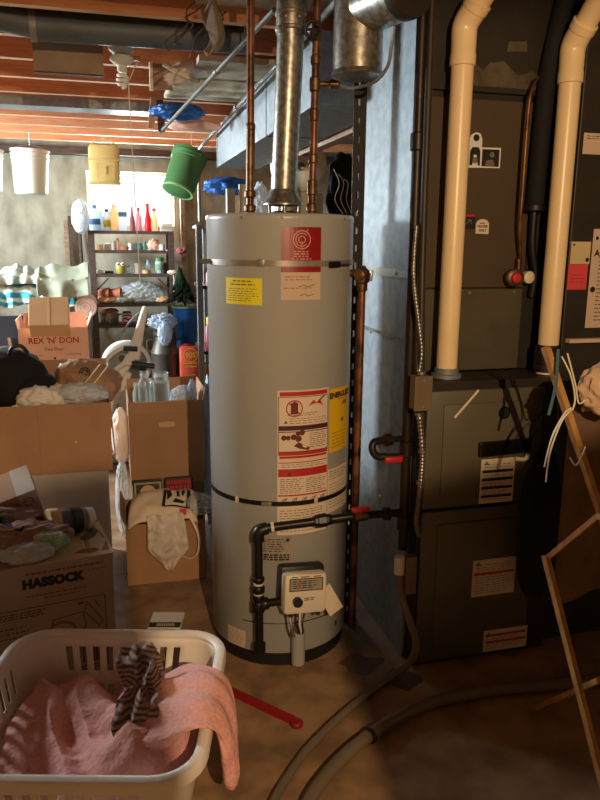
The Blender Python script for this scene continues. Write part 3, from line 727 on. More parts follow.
# ---------------------------------------------------------------- flue pipe and water pipes above the tank
f = thing('flue_pipe', 'shiny galvanised flue pipe rising from the water heater', 'pipe', (TX+.012, TY, 1.62))
MB().cyl((TX+.012, TY, 1.606), (.606, 2.41, 2.12), .043, n=40).build('pipe_body', M['galv'], f)
MB().tube([(.604, 2.412, 2.09), (.606, 2.41, 2.17), (.615, 2.425, 2.23), (.635, 2.48, 2.30), (.66, 2.57, 2.34)], .047, 28, sub=6).build('pipe_elbow', M['galv'], f)
for z in (2.10, 2.145): MB().lathe([(.047, 0), (.0505, .004), (.0505, .010), (.047, .014)], (.605, 2.411, z), n=40).build('crimp_ring', M['galv'], f)
for (x, y, z) in ((.62, 2.362, 2.135), (.58, 2.37, 2.135)): MB().lathe([(.005, 0), (.004, .003), (0, .004)], (x, y, z), (.2, -1, 0), 8).build('screw', M['alum'], f)
f = thing('water_pipe', 'copper water pipe straight up from the left of the tank top', 'pipe', (.474, 2.43, 1.54))
MB().cyl((.474, 2.43, 1.54), (.483, 2.43, 2.48), .0125, n=18).build('pipe_body', M['copper'], f)
MB().cyl((.474, 2.43, 1.60), (.4775, 2.43, 1.80), .0142, n=18).build('solder_sleeve', M['brass'], f)
for z in (1.545, 1.59): MB().lathe([(.014, 0), (.019, .004), (.019, .02), (.014, .024)], (.474, 2.43, z), n=18).build('pipe_nut', M['brass'], f)
MB().lathe([(.013, 0), (.0155, .004), (.0155, .02), (.013, .024)], (.4775, 2.43, 1.80), n=18).build('coupling', M['brass'], f)
f = thing('water_pipe', 'copper water pipe with a round handled valve, right of the flue', 'pipe', (.673, 2.38, 1.54))
MB().cyl((.673, 2.38, 1.54), (.687, 2.38, 2.48), .0125, n=18).build('pipe_body', M['copper'], f)
for z, r, h in ((1.545, .019, .03), (1.60, .017, .05), (1.70, .0165, .03), (1.83, .0165, .04), (1.92, .018, .045), (2.0, .0165, .03), (2.07, .02, .04)):
    MB().lathe([(r-.004, 0), (r, .004), (r, h-.004), (r-.004, h)], (.673+.014*(z-1.54)/.94, 2.38, z), n=18).build('pipe_fitting', M['brass'], f)
MB().cyl((.68, 2.38, 2.09), (.658, 2.335, 2.092), .008, n=12).build('valve_stem', M['brass'], f)
h = MB(); h.tube([(.656+.022*math.cos(a), 2.332-.010*math.cos(a), 2.092+.024*math.sin(a)) for a in (2*PI*i/20 for i in range(20))], .0055, 8, closed=True)
for a in (0, PI/2): h.cyl((.656-.02*math.cos(a), 2.332+.009*math.cos(a), 2.092-.022*math.sin(a)), (.656+.02*math.cos(a), 2.332-.009*math.cos(a), 2.092+.022*math.sin(a)), .004, n=8)
h.build('valve_wheel', M['ctrl_dark'], f)
MB().cyl((.682, 2.38, 1.945), (.75, 2.36, 1.945), .0085, n=14).build('branch_pipe', M['brass'], f)
MB().lathe([(.009, 0), (.014, .004), (.014, .03), (.009, .034)], (.722, 2.368, 1.945), (1, -.28, 0), 14).build('saddle_valve', M['brass'], f)
MB().cyl((.738, 2.364, 1.945), (.738, 2.364, 1.975), .006, n=10).build('valve_stem', M['brass'], f)
MB().tube([(.75, 2.36, 1.945), (.775, 2.34, 1.932), (.80, 2.30, 1.928), (.825, 2.22, 1.931), (.836, 2.15, 1.96), (.834, 2.12, 2.01), (.832, 2.10, 2.055)], .0055, 8, sub=8).build('supply_tube', M['grey_duct'], f)

# galvanised tee beside the plenum
f = thing('vent_tee', 'galvanised vent tee with a capped stub hanging beside the plenum', 'vent pipe', (.776, 2.25, 1.945))
MB().lathe([(0, .004), (.07, .004), (.077, 0), (.081, .004), (.079, .012), (.0755, .016), (.0755, .5)], (.776, 2.25, 1.945), n=44).build('tee_body', M['galv'], f)
MB().cyl((.795, 2.215, 2.135), (.850, 2.04, 2.137), .074, n=40).build('tee_branch', M['galv'], f)
MB().lathe([(.078, 0), (.078, .035), (.074, .04), (0, .036)], (.842, 2.066, 2.137), (.33, -.94, .01), 40).build('tee_cap', M['dark_metal'], f)
# ================================================================ furnace
f = thing('furnace', 'dark brown upright furnace cabinet with two door panels behind the hoses', 'furnace', (1.22, 2.4, 0))
MB().bx(.97, 1.49, 2.085, 2.78, 0, 1.0).build('cabinet', M['dark_metal'], f, smooth=False, bev=.004)
MB().bx(.972, 1.488, 2.08, 2.25, 1.0, 1.012).build('top_ledge', M['dark_metal'], f, smooth=False)
def door_panel(nm, z0, z1):
    d = MB().bx(.978, 1.405, 2.068, 2.084, z0, z1, bev=.006).build(nm, M['furnace'], f)
    mb = MB()
    mb.box((1.20, 2.0655, (z0+z1)/2), (.33, .008, z1-z0-.09), bev=.0039); mb.build('raised_field', M['furnace'], d)
    return d
d1 = door_panel('upper_door', .585, .985); d2 = door_panel('lower_door', .02, .575)
MB().lathe([(.017, 0), (.021, .002), (.021, .005), (.016, .006), (.015, -.0)], (1.25, 2.0615, .905), (0, -1, 0), 28).build('sight_glass', M['black_gloss'], d1)
MB().cyl((1.25, 2.062, .905), (1.25, 2.0565, .905), .0165, n=24).build('sight_port', M['base_black'], d1)
MB().box((1.262, 2.054, .787), (.20, .02, .05), R=Matrix.Rotation(-.03, 3, 'Y'), bev=.006).build('door_handle', M['black_gloss'], d1)
fz = flat_map((0, 2.0612, 0), (1, 0, 0), (0, 0, 1))
p = Print(fz, .0005); p.line([(1.072, .897), (1.152, .985)], .008); p.build('white_mark', M['paper'], d1, smooth=False)
def flabel(par, u0, u1, v0, v1, bands, nm='warning_label'):
    s = sticker(nm, fz, u0, u1, v0, v1, M['paper'], par); s['label'] = 'cream printed warning label'
    p = Print(fz, .0022)
    for b in bands: p.rect(u0+.006, u1-.006, b, b+.009)
    p.build('red_band', M['red_ink'] if bands and par is d2 else M['black_ink'], s, smooth=False)
    p = Print(fz, .0020); p.lines(u0+.012, u1-.012, v0+.008, v1-.015, int((v1-v0)/.011), .0022, int(u0*100), .3).poly([(u0+.01, v1-.02), (u0+.03, v1-.02), (u0+.02, v1-.006)])
    p.build('label_print', M['grey_ink'], s, smooth=False)
flabel(d1, 1.178, 1.305, .592, .748, (.70, .672, .642, .612))
flabel(d2, 1.172, 1.338, .25, .386, (.33,))
flabel(d2, 1.232, 1.405, -0.0+.03, .112, (.088, .062))
MB().tube([(1.30, 2.05, .745), (1.325, 2.035, .747), (1.34, 2.04, .76)], .008, 8, sub=3).build('latch', M['ctrl'], f)
# black conduit and thin wires at the right of the door
for k, (xa, xb) in enumerate(((1.385, 1.30), (1.40, 1.36))):
    MB().tube([(xa, 2.06, .98), (xa-.005, 2.045, .90), (xb+.02, 2.05, .85), (xb, 2.058, .815)], .0028, 6, sub=6).build('control_wire', M['rubber'], f)
MB().tube([(1.43, 2.06, .99), (1.44, 2.05, .85), (1.435, 2.05, .7), (1.44, 2.055, .5)], .012, 8, sub=6).build('control_cable', M['rubber'], f)

k = tag(MB().blob((1.375, 1.995, .53), (.082, .022, .27), .16, 1.6, 21, crease=True).build('unsupported_cloth', M['black_cloth']), 'black cloth hanging unsupported over the right side of the furnace doors', 'cloth')  # floats in front of the doors
# coil box and plenum above
c = thing('coil_cabinet', 'brown coil cabinet with magnets standing on top of the furnace', 'cabinet', (1.2, 2.5, 1.012))
MB().bx(.972, 1.488, 2.262, 2.78, 1.013, 1.9305).build('cabinet', M['dark_metal'], c, smooth=False)
MB().bx(1.0, 1.405, 2.252, 2.261, 1.016, 1.297, bev=.002).build('lower_panel', M['coil_metal'], c, smooth=False)
MB().bx(1.0, 1.405, 2.250, 2.261, 1.302, 1.905, bev=.002).build('upper_panel', M['coil'], c, smooth=False)
MB().bx(.971, .9985, 2.245, 2.261, 1.013, 1.93).build('corner_trim', M['dark_metal'], c, smooth=False)
for (x, z) in ((1.03, 1.32), (1.37, 1.32), (1.37, 1.285), (1.2, 1.285)): MB().lathe([(.006, 0), (.005, .003), (0, .004)], (x, 2.2505, z), (0, -1, 0), 8).build('screw', M['alum'], c)
p = thing('plenum', 'bluish sheet metal plenum box above the coil cabinet up to the joists', 'plenum', (1.2, 2.5, 1.931))
MB().bx(.972, 1.488, 2.25, 2.715, 1.932, 2.248).build('plenum_body', M['sheet'], p, smooth=False)
MB().bx(.973, 1.487, 2.240, 2.2495, 1.925, 2.247).build('front_cover', M['dark_metal'], p, smooth=False)
o = Print(flat_map((0, 2.2395, 0), (1, 0, 0), (0, 0, 1)), .001)
rn = random.Random(4); pts = [(1.12+.30*i/12, 1.942) for i in range(13)]+[(1.42-.30*i/12, 1.99+rn.uniform(-.01, .035)) for i in range(13)]
o.poly(pts); o.build('foil_patch', M['foil'], p, smooth=False)
o = Print(flat_map((0, 2.2395, 0), (1, 0, 0), (0, 0, 1)), .001); o.poly([(1.275, 2.05), (1.35, 2.055), (1.345, 2.085), (1.28, 2.08)]); o.build('foil_patch', M['foil'], p, smooth=False)
# side sheet: cool metal return casing left of the cabinets
s = thing('side_casing', 'pale blue grey sheet metal casing on the left side of the furnace', 'sheet metal casing', (.965, 2.5, 0))
MB().bx(.958, .969, 2.15, 2.70, .004, 1.13).build('lower_sheet', M['sheet'], s, smooth=False)
MB().bx(.956, .969, 2.15, 2.70, 1.135, 1.34).build('middle_sheet', M['sheet'], s, smooth=False)
MB().bx(.958, .969, 2.15, 2.70, 1.345, 2.2).build('upper_sheet', M['sheet'], s, smooth=False)
MB().bx(.947, .958, 2.15, 2.70, 1.335, 1.362).build('drive_cleat', M['alum'], s, smooth=False)
MB().bx(.950, .958, 2.15, 2.70, 1.125, 1.138).build('drive_cleat', M['galv'], s, smooth=False)
for (y, z) in ((2.55, 1.12), (2.35, 1.145), (2.3, 1.10), (2.45, .72), (2.4, .52), (2.3, 1.348), (2.6, 1.348)): MB().lathe([(.006, 0), (.005, .003), (0, .004)], (.957 if z < 1.3 else .947, y, z), (-1, 0, 0), 8).build('screw', M['alum'], s)

# magnets and papers on the coil cabinet
fz2 = flat_map((0, 2.2498, 0), (1, 0, 0), (0, 0, 1))
m = thing('photo_magnet', 'penguin shaped photo magnet, the highest magnet on the brown panel', 'magnet', (1.22, 2.249, 1.69))
MB().prism([(1.163, 1.692), (1.282, 1.694), (1.282, 1.758), (1.212, 1.757), (1.212, 1.782), (1.204, 1.80), (1.188, 1.803), (1.172, 1.795), (1.163, 1.775)], lambda u, v, n: fz2(u, v, n*.003), 1).build('backing', M['white_plastic'], m, smooth=False)
q = Print(fz2, .0036); q.rect(1.214, 1.277, 1.698, 1.752); q.disc(1.19, 1.786, .011); q.poly([(1.169, 1.70), (1.18, 1.70), (1.184, 1.733), (1.194, 1.733), (1.2, 1.70), (1.208, 1.70), (1.207, 1.745), (1.2, 1.757), (1.178, 1.757), (1.17, 1.745)]); q.build('dark_picture', M['black_ink'], m, smooth=False)
q = Print(fz2, .0041); q.disc(1.189, 1.716, .01).disc(1.25, 1.735, .009); q.poly([(1.225, 1.70), (1.262, 1.70), (1.255, 1.72), (1.232, 1.718)]); q.build('grey_picture', M['grey_ink'], m, smooth=False)
m = thing('square_magnet', 'small black square magnet with a red top edge beside the white one', 'magnet', (1.18, 2.249, 1.5))
MB().bx(1.155, 1.203, 2.2455, 2.2495, 1.497, 1.545, bev=.001).build('magnet_body', M['ctrl_dark'], m, smooth=False)
q = Print(fz2, .0052); q.rect(1.157, 1.201, 1.536, 1.544); q.build('red_edge', M['red_ink'], m, smooth=False)
q = Print(fz2, .0052); q.line([(1.165, 1.51), (1.185, 1.525), (1.19, 1.512)], .003).line([(1.17, 1.526), (1.19, 1.526)], .002); q.build('pale_print', M['grey_ink'], m, smooth=False)
m = thing('arched_magnet', 'small white arch topped magnet with dark lettering', 'magnet', (1.22, 2.249, 1.49))
MB().prism([(1.207, 1.482), (1.255, 1.480), (1.255, 1.512)]+[(1.231+.024*math.cos(a), 1.512+.017*math.sin(a)) for a in (PI*i/10 for i in range(1, 10))]+[(1.207, 1.512)], lambda u, v, n: fz2(u, v, n*.004), 1).build('magnet_body', M['paper'], m, smooth=False)
q = Print(fz2, .0048); q.text('WATER', 1.231, 1.505, .011, .0004).text('ONLY', 1.231, 1.492, .011, .0004).lines(1.22, 1.243, 1.512, 1.52, 1, .003, 1); q.build('lettering', M['black_ink'], m, smooth=False)
# gas valve with a red cap, refrigerant lines
v = thing('gauge_valve', 'brass service valve with red faced cap at the refrigerant line', 'valve', (1.38, 2.2, 1.34))
MB().lathe([(.028, 0), (.03, .004), (.03, .03), (.024, .034)], (1.345, 2.225, 1.337), (-.2, -1, 0), 24).build('valve_body', M['brass'], v)
MB().lathe([(.0175, 0), (.0175, .004), (.014, .008), (0, .009)], (1.338, 2.19, 1.337), (-.2, -1, 0), 20).build('red_cap', M['red_plastic'], v)
MB().lathe([(.019, 0), (.021, .004), (.021, .026), (.015, .03)], (1.392, 2.225, 1.338), (.1, -1, 0), 20).build('side_cap', M['ctrl'], v)
MB().cyl((1.368, 2.23, 1.34), (1.368, 2.23, 1.40), .010, n=12).build('valve_neck', M['brass'], v)
l = thing('refrigerant_line', 'thin copper refrigerant line curving down to the service valve', 'pipe', (1.38, 2.22, 1.38))
MB().tube([(1.365, 2.19, 1.97), (1.345, 2.19, 1.93), (1.338, 2.19, 1.85), (1.338, 2.19, 1.62), (1.344, 2.20, 1.5), (1.366, 2.22, 1.41), (1.368, 2.229, 1.395)], .006, 10, sub=8).build('copper_tube', M['copper'], l)
l = thing('insulated_line', 'thick black insulated pipe behind the right white pipe', 'pipe', (1.41, 2.22, 1.55))
MB().tube([(1.46, 2.21, 2.246), (1.435, 2.21, 2.12), (1.413, 2.21, 1.98), (1.405, 2.21, 1.8), (1.40, 2.21, 1.56)], .029, 16, sub=6).build('foam_sleeve', M['black_foam'], l)
MB().tube([(1.40, 2.21, 1.58), (1.405, 2.215, 1.45), (1.43, 2.225, 1.35), (1.43, 2.235, 1.27)], .012, 12, sub=6).build('inner_pipe', M['rubber'], l)
MB().lathe([(.03, 0), (.034, .004), (.034, .02), (.03, .024)], (1.40, 2.21, 1.555), n=20).build('tape_wrap', M['rubber'], l)

# ---------------------------------------------------------------- white PVC vent pipes
PV = .0345
def pvc(label, x, y, z0, bend, coup_z, d):
    d = Vector(d).normalized()
    t = thing('vent_pipe', label, 'pipe', (x, y, z0))
    MB().cyl((x, y, z0), (x, y, bend-.03), PV, n=36).build('pipe_body', M['pvc'], t)
    MB().lathe([(PV, 0), (PV+.005, .003), (PV+.005, .034), (PV+.0035, .038), (PV+.0035, bend-.03-coup_z)], (x, y, coup_z), n=36).build('pipe_coupling', M['pvc'], t)
    pts = [Vector((x, y, bend-.04)), Vector((x, y, bend-.015))]+[Vector((x, y, bend))+Vector((0, 0, 1))*.0+d*.012+Vector((0, 0, -.002))]+[Vector((x, y, bend))+d*.05]
    MB().tube(pts, PV+.004, 30, sub=6).build('pipe_elbow', M['pvc'], t)
    a = Vector((x, y, bend))+d*.045
    MB().lathe([(PV+.003, 0), (PV+.0065, .003), (PV+.0065, .028), (PV, .031)], a, d, 36).build('elbow_ring', M['pvc'], t)
    end = a+d*(min(.44, (2.44-a.z)/d.z))
    MB().cyl(a, end, PV, n=36).build('pipe_run', M['pvc'], t)
    return t
t = pvc('white plastic vent pipe rising from the left of the furnace top', 1.083, 2.16, 1.014, 2.095, 1.975, (.27, -.655, .707))
MB().lathe([(PV, 0), (.05, 0), (.05, .012), (PV+.006, .014), (PV+.006, .03), (PV, .032)], (1.083, 2.16, 1.013), n=36).build('flange', M['grey_duct'], t)
t = pvc('white plastic vent pipe with a black coupling, right of the coil cabinet', 1.452, 2.145, 1.014, 2.06, 1.945, (.05, -.70, .707))
MB().lathe([(PV+.001, 0), (PV+.008, .003), (PV+.008, .09), (PV+.001, .094)], (1.452, 2.145, 1.02), n=36).build('rubber_coupling', M['rubber'], t)
for z in (1.035, 1.085): MB().lathe([(PV+.0085, 0), (PV+.0105, .001), (PV+.0105, .009), (PV+.0085, .01)], (1.452, 2.145, z), n=36).build('hose_clamp', M['dark_metal'], t)

# ---------------------------------------------------------------- gas line, posts, electrical
g = thing('gas_pipe', 'black iron gas pipe running up beside the furnace to the ceiling', 'pipe', (.93, 2.12, .45))
MB().cyl((.935, 2.12, .43), (.926, 2.12, 2.26), .0165, n=20).build('riser_pipe', M['brown_iron'], g)
for z in (.50, .76, 1.72): MB().lathe([(.018, 0), (.0225, .004), (.0225, .05), (.018, .054)], (.9345-.0049*(z-.43), 2.12, z), n=18).build('pipe_fitting', M['brown_iron'], g)
MB().cyl((.935, 2.12, .562), (.762, 2.12, .566), .0135, n=16).build('branch_pipe', M['brown_iron'], g)
MB().lathe([(.018, 0), (.022, .004), (.022, .022), (.018, .026)], (.885, 2.12, .563), (-1, 0, 0), 16).build('pipe_coupling', M['brown_iron'], g)
MB().cyl((.800, 2.12, .565), (.7565, 2.12, .565), .0185, n=16).build('valve_body', M['brass'], g)
h = MB().box((.775, 2.108, .592), (.062, .02, .016), R=Matrix.Rotation(-.06, 3, 'Y'), bev=.004).build('valve_handle', M['red_plastic'], g)
MB().cyl((.775, 2.112, .572), (.775, 2.112, .59), .007, n=10).build('valve_stem', M['brass'], g)
# furnace gas cock loop
MB().cyl((.934, 2.12, .822), (.82, 2.10, .824), .0105, n=14).build('loop_pipe', M['brown_iron'], g)
MB().lathe([(.015, 0), (.021, .004), (.021, .026), (.015, .03)], (.875, 2.11, .823), (-1, -.2, 0), 8).build('pipe_union', M['brown_iron'], g)
MB().tube([(.835, 2.103, .824), (.812, 2.098, .822), (.803, 2.094, .807), (.807, 2.09, .788), (.822, 2.088, .775), (.845, 2.086, .774)], .0125, 12, sub=5).build('loop_elbow', M['brown_iron'], g)
MB().cyl((.835, 2.086, .774), (.905, 2.082, .772), .0105, n=14).build('loop_pipe', M['brown_iron'], g)
MB().box((.868, 2.068, .768), (.062, .016, .02), bev=.006).build('valve_handle', M['red_plastic'], g)
p = thing('slotted_post', 'dark slotted steel angle standing between the tank and the sheet metal', 'post', (.87, 2.46, 0))
po = MB(); 
for z0 in [i*.06 for i in range(37)]:
    z1 = min(z0+.06, 2.249)
    po.bx(.832, .848, 2.44, 2.443, z0, z1).bx(.855, .878, 2.44, 2.443, z0, z1).bx(.848, .855, 2.44, 2.443, z0, z0+.038)
po.bx(.875, .878, 2.443, 2.475, 0, 2.249); po.build('angle_bar', M['slot_post'], p, smooth=False)
MB().bx(.835, .888, 2.43, 2.48, 0.0005, .004).build('foot_plate', M['slot_post'], p, smooth=False)
e = thing('junction_box', 'grey steel electrical junction box at the corner of the furnace', 'electrical box', (.94, 2.04, .94))
MB().bx(.910, .966, 2.02, 2.064, .938, 1.045, bev=.004).build('box_body', M['elec'], e, smooth=False)
MB().bx(.908, .968, 2.016, 2.0205, .936, 1.047, bev=.002).build('box_cover', M['elec'], e, smooth=False)
for z in (.95, 1.033): MB().lathe([(.004, 0), (.003, .003), (0, .0035)], (.938, 2.0165, z), (0, -1, 0), 8).build('screw', M['alum'], e)
def flex(pts, r=.0095):
    mb = MB(); P = catmull([Vector(q) for q in pts], 8); acc = 0; out = [P[0]]
    for a, b in zip(P[:-1], P[1:]):
        n = max(1, int((b-a).length/.0026)); out += [a.lerp(b, (i+1)/n) for i in range(n)]
    m = len(out)
    mb.tube(out, lambda q: r*(1+.13*math.sin(q*(m-1)*2*PI/4)), 10); return mb
up_ = flex([(.93, 2.04, 1.055), (.936, 2.04, 1.12), (.922, 2.045, 1.22), (.902, 2.05, 1.36), (.905, 2.05, 1.5)], .0065); up_.build('flexible_conduit', M['galv'], e)
MB().tube([(.938, 2.042, 1.06), (.936, 2.06, 1.3), (.940, 2.08, 1.6), (.945, 2.10, 2.247)], .0115, 12, sub=5).build('riser_conduit', M['dark_metal'], e)
lo_ = flex([(.936, 2.04, .925), (.944, 2.035, .86), (.950, 2.03, .78), (.948, 2.03, .68)], .0095); lo_.build('flexible_conduit', M['galv'], e)
MB().tube([(.948, 2.03, .69), (.945, 2.035, .62), (.947, 2.045, .55), (.965, 2.058, .50)], .008, 10, sub=5).build('cable', M['hose'], e)
for z, x in ((1.046, .938), (.914, .936), (.795, .949), (.69, .948)): MB().lathe([(.010, 0), (.0135, .002), (.0135, .012), (.010, .014)], (x, 2.04 if z > .9 else 2.031, z), n=12).build('conduit_fitting', M['galv'], e)

# ---------------------------------------------------------------- drain hoses on the floor
d = thing('drain_hose', 'grey drain hose falling from a white fitting beside the furnace onto the floor', 'hose', (.9, 2.05, 0))
MB().cyl((.897, 2.055, .375), (.897, 2.055, .435), .0175, n=20).build('white_fitting', M['white_plastic'], d)
MB().bx(.915, .955, 2.04, 2.066, .30, .435, bev=.003).build('pump_bracket', M['hose'], d, smooth=False)
MB().tube([(.898, 2.055, .385), (.905, 2.05, .30), (.935, 2.03, .20), (.955, 2.02, .12), (.93, 2.03, .045), (.83, 2.00, .014), (.68, 1.90, .013), (.52, 1.77, .013), (.42, 1.66, .013), (.35, 1.56, .013), (.31, 1.42, .013), (.28, 1.15, .013), (.30, .7, .013), (.34, .2, .013)], .0125, 12, sub=8).build('hose_body', M['hose'], d)
d = thing('discharge_hose', 'thick grey ribbed hose curving across the floor in front of the furnace', 'hose', (.7, 1.75, 0))
MB().tube([(1.72, 1.82, .02), (1.4, 1.84, .02), (1.15, 1.865, .02), (.95, 1.855, .02), (.78, 1.80, .02), (.62, 1.71, .02), (.50, 1.61, .02), (.43, 1.52, .02), (.39, 1.40, .02), (.36, 1.12, .02), (.38, .7, .02), (.44, .2, .02)], .0195, 14, sub=8).build('hose_body', M['hose'], d)
MB().lathe([(.0205, 0), (.0235, .002), (.0235, .012), (.0205, .014)], (.70, 1.757, .02), (-.83, -.46, 0), 16).build('hose_clamp', M['rubber'], d)

# ---------------------------------------------------------------- return drop on the right
r = thing('return_duct', 'dark sheet metal return duct with stuck on papers at the right edge', 'duct', (1.85, 2.45, 0))
MB().bx(1.492, 2.2, 2.13, 2.78, 0, 2.248).build('duct_body', M['dark_metal'], r, smooth=False, bev=.004)
MB().bx(1.508, 2.2, 2.105, 2.13, 1.122, 1.135).build('shelf_edge', M['note'], r, smooth=False)
fz3 = flat_map((0, 2.1295, 0), (1, 0, 0), (0, 0, 1))
def paper(label, u0, u1, v0, v1, m, prints):
    t = thing('paper_note', label, 'paper', ((u0+u1)/2, 2.129, v0))
    sticker('sheet', fz3, u0, u1, v0, v1, m, t)
    q = Print(fz3, .0026); prints(q, u0, u1, v0, v1)
    if q.v: q.build('print', M['black_ink'], t, smooth=False)
    return t
paper('cream card stuck on the dark duct above the coloured notes', 1.508, 1.60, 1.735, 1.80, M['note'], lambda q, a, b, c, d: q.lines(a+.01, b-.005, d-.02, d-.006, 2, .002, 3))
paper('small cream card at the top of the dark duct, right picture edge', 1.572, 1.66, 1.875, 1.955, M['note'], lambda q, a, b, c, d: q.lines(a+.01, b-.005, d-.02, d-.006, 2, .002, 6))
t = paper('cream slip with green smudge above the pink note', 1.497, 1.572, 1.385, 1.458, M['cream_paper'], lambda q, a, b, c, d: q.disc(a+.01, d-.01, .004).disc(b-.01, c+.014, .007))
paper('bright pink note below the cream slip', 1.494, 1.568, 1.30, 1.384, M['pink_paper'], lambda q, a, b, c, d: q.lines(a+.01, b-.008, c+.02, d-.03, 3, .0012, 6))
paper('long cream instruction sheet at the right picture edge', 1.578, 1.70, 1.17, 1.50, M['note'], lambda q, a, b, c, d: q.lines(a+.03, b-.01, c+.02, d-.02, 22, .003, 6).disc(a+.016, 1.30, .01).disc(a+.016, 1.47, .006).text('A', a+.02, 1.42, .03, .001))

# ================================================================ drying rack with hanging cloth on the right
r = thing('drying_rack', 'folding wooden clothes drying rack with crossed legs at the right edge', 'drying rack', (1.5, 1.55, 0))
def bar(mb, a, b, w, t):
    a = Vector(a); b = Vector(b); x, y, d = basis_to(b-a); vs = []
    for p in (a, b): vs += [p+x*w/2*i+y*t/2*j for i, j in ((1, 1), (-1, 1), (-1, -1), (1, -1))]
    return mb.add(vs, [(0, 1, 2, 3), (7, 6, 5, 4)]+[(i, 4+i, 4+(i+1) % 4, (i+1) % 4) for i in range(4)])
for dx in (0, .62):
    bar(MB(), (1.238+dx, 1.40, .002), (1.15+dx, 1.63, .60), .022, .014).build('leg', M['rack_wood'], r, smooth=False)
    bar(MB(), (1.252+dx, 1.765, .002), (1.262+dx, 1.22, .56), .022, .014).build('leg', M['rack_wood'], r, smooth=False)
    bar(MB(), (1.155+dx, 1.63, .59), (1.215+dx, 1.50, .77), .02, .013).build('brace', M['rack_wood'], r, smooth=False)
    bar(MB(), (1.292+dx, 1.58, .70), (1.083+dx, 1.61, 1.19), .022, .015).build('upper_bar', M['rack_wood'], r, smooth=False)
    bar(MB(), (1.21+dx, 1.50, .76), (1.30+dx, .8, 1.07), .02, .013).build('upper_bar', M['rack_wood'], r, smooth=False)
for (pa, pb) in (((1.215, 1.615, 1.02), (1.93, 1.615, 1.02)), ((1.225, 1.668, 1.066), (1.90, 1.668, 1.066)), ((1.326, .68, 1.074), (1.326, 1.48, 1.074))): MB().cyl(pa, pb, .007, n=10).build('rod', M['rack_wood'], r)
k = tag(MB().grid(lambda u, v: (1.325+.012*math.sin(v*14)+.10*max(0, u-.85), 1.46-.76*v+.01*math.sin(u*9), .20+.84*u+.02*math.sin(v*9)), 20, 30).build('hanging_sheet', M['rack_cloth'], solid=.008), 'brown sheet hung over the near side of the drying rack', 'sheet')
k = MB(); k.grid(lambda u, v: (1.215+.66*u, 1.668-.012*math.sin(u*20), .42+.60*v+.03*math.sin(u*7)), 40, 24)
tag(k.build('brown_towel', M['rack_cloth'], solid=.01), 'dark brown towel hanging behind the wooden rack bar', 'towel')
k = MB(); k.blob((1.305, 1.57, 1.085), (.135, .045, .075), .22, 1.6, 4, crease=True)
tag(k.build('beige_garment', M['beige_cloth']), 'beige garment bundled over the top of the drying rack', 'garment')
w = thing('rope_bundle', 'looped pale cords tied at the top of the drying rack', 'cord', (1.12, 1.57, .9))
for kk, pts in enumerate(([(1.115, 1.585, 1.17), (1.14, 1.575, 1.12), (1.155, 1.57, 1.06), (1.15, 1.57, 1.03)], [(1.15, 1.575, 1.035), (1.13, 1.575, 1.02), (1.10, 1.575, .96), (1.085, 1.575, .88)], [(1.15, 1.575, 1.03), (1.12, 1.57, 1.0), (1.095, 1.57, .92), (1.09, 1.57, .84)], [(1.12, 1.57, 1.18), (1.15, 1.568, 1.10), (1.165, 1.568, 1.05), (1.185, 1.57, 1.055)], [(1.16, 1.575, .90), (1.175, 1.57, .88), (1.19, 1.57, .90), (1.20, 1.57, .93)])):
    MB().tube(pts, .0022, 8, sub=6).build('cord', M['rope'], w)
MB().tube([(1.10, 1.58, 1.19), (1.098, 1.575, 1.10), (1.085, 1.575, 1.02)], .004, 8, sub=6).build('teal_cord', M['teal_rope'], w)
# ================================================================ shelving under the window
s = thing('shelf_unit', 'dark wooden shelf unit full of bottles and jars below the window', 'shelf unit', (.23, 6.75, 0))
SX0, SX1, SY0, SY1 = -.13, .60, 6.6, 6.88
SZ = [1.53, 1.365, 1.16, .90, .715, .30]
for x in (SX0, SX1-.05):
    for y in (SY0-.0, SY1-.03): MB().bx(x, x+.05, y, y+.03, 0, 1.53).build('upright', M['dark_wood'], s, smooth=False)
for z in SZ: MB().bx(SX0+.002, SX1-.002, SY0+.032, SY1-.032, z-.025, z).build('shelf_board', M['dark_wood'], s, smooth=False)
for z in SZ: MB().bx(SX0+.051, SX1-.051, SY0+.004, SY0+.03, z-.028, z-.002).build('shelf_edge', M['dark_wood'], s, smooth=False)
for xa, xb in ((SX0+.05, SX0+.15), (SX1-.05, SX1-.15)):
    MB().tube([(xa, SY0+.02, 1.02), (xb, SY0+.02, .93 if False else 1.12)], .008, 6).build('corner_brace', M['dark_wood'], s)
SYM = 6.72
def lx(px, y=6.72): return (px-103.9)*y/719*1.02+.0  # rough column for a shelf item
def bottle(name, label, x, z, prof, m, cap=None, y=SYM, group=None, sq=None, band=None):
    """prof: (r, h) list; optional cap (r, h0, h1, material); band (h0, h1, material)"""
    t = thing(name, label, name.replace('_', ' '), (x, y, z), group=group)
    mb = MB().lathe([(0, 0)]+prof, (x, y, z), n=24)
    if sq:
        for v in mb.v: v.y = y+(v.y-y)*sq
    mb.build('bottle_body' if 'bottle' in name or 'jug' in name else 'body', m, t)
    if cap: MB().lathe([(cap[0], cap[1]), (cap[0], cap[2]), (cap[0]*.8, cap[2]+.003), (0, cap[2]+.003)], (x, y, z), n=18).build('cap', cap[3], t)
    if band:
        r = band[3]; b = MB().lathe([(r, band[0]), (r+.0008, band[0]+.001), (r+.0008, band[1]-.001), (r, band[1])], (x, y, z), n=24)
        if sq:
            for v in b.v: v.y = y+(v.y-y)*sq
        b.build('paper_label', band[2], t)
    return t
tr = lambda n, c: mat(n, c, .35, var=.05, transl=.45)
bl_white = tr('translucent white', (214, 226, 236)); bl_tan = tr('translucent tan', (226, 194, 156)); bl_pink = tr('translucent rose', (208, 150, 158))
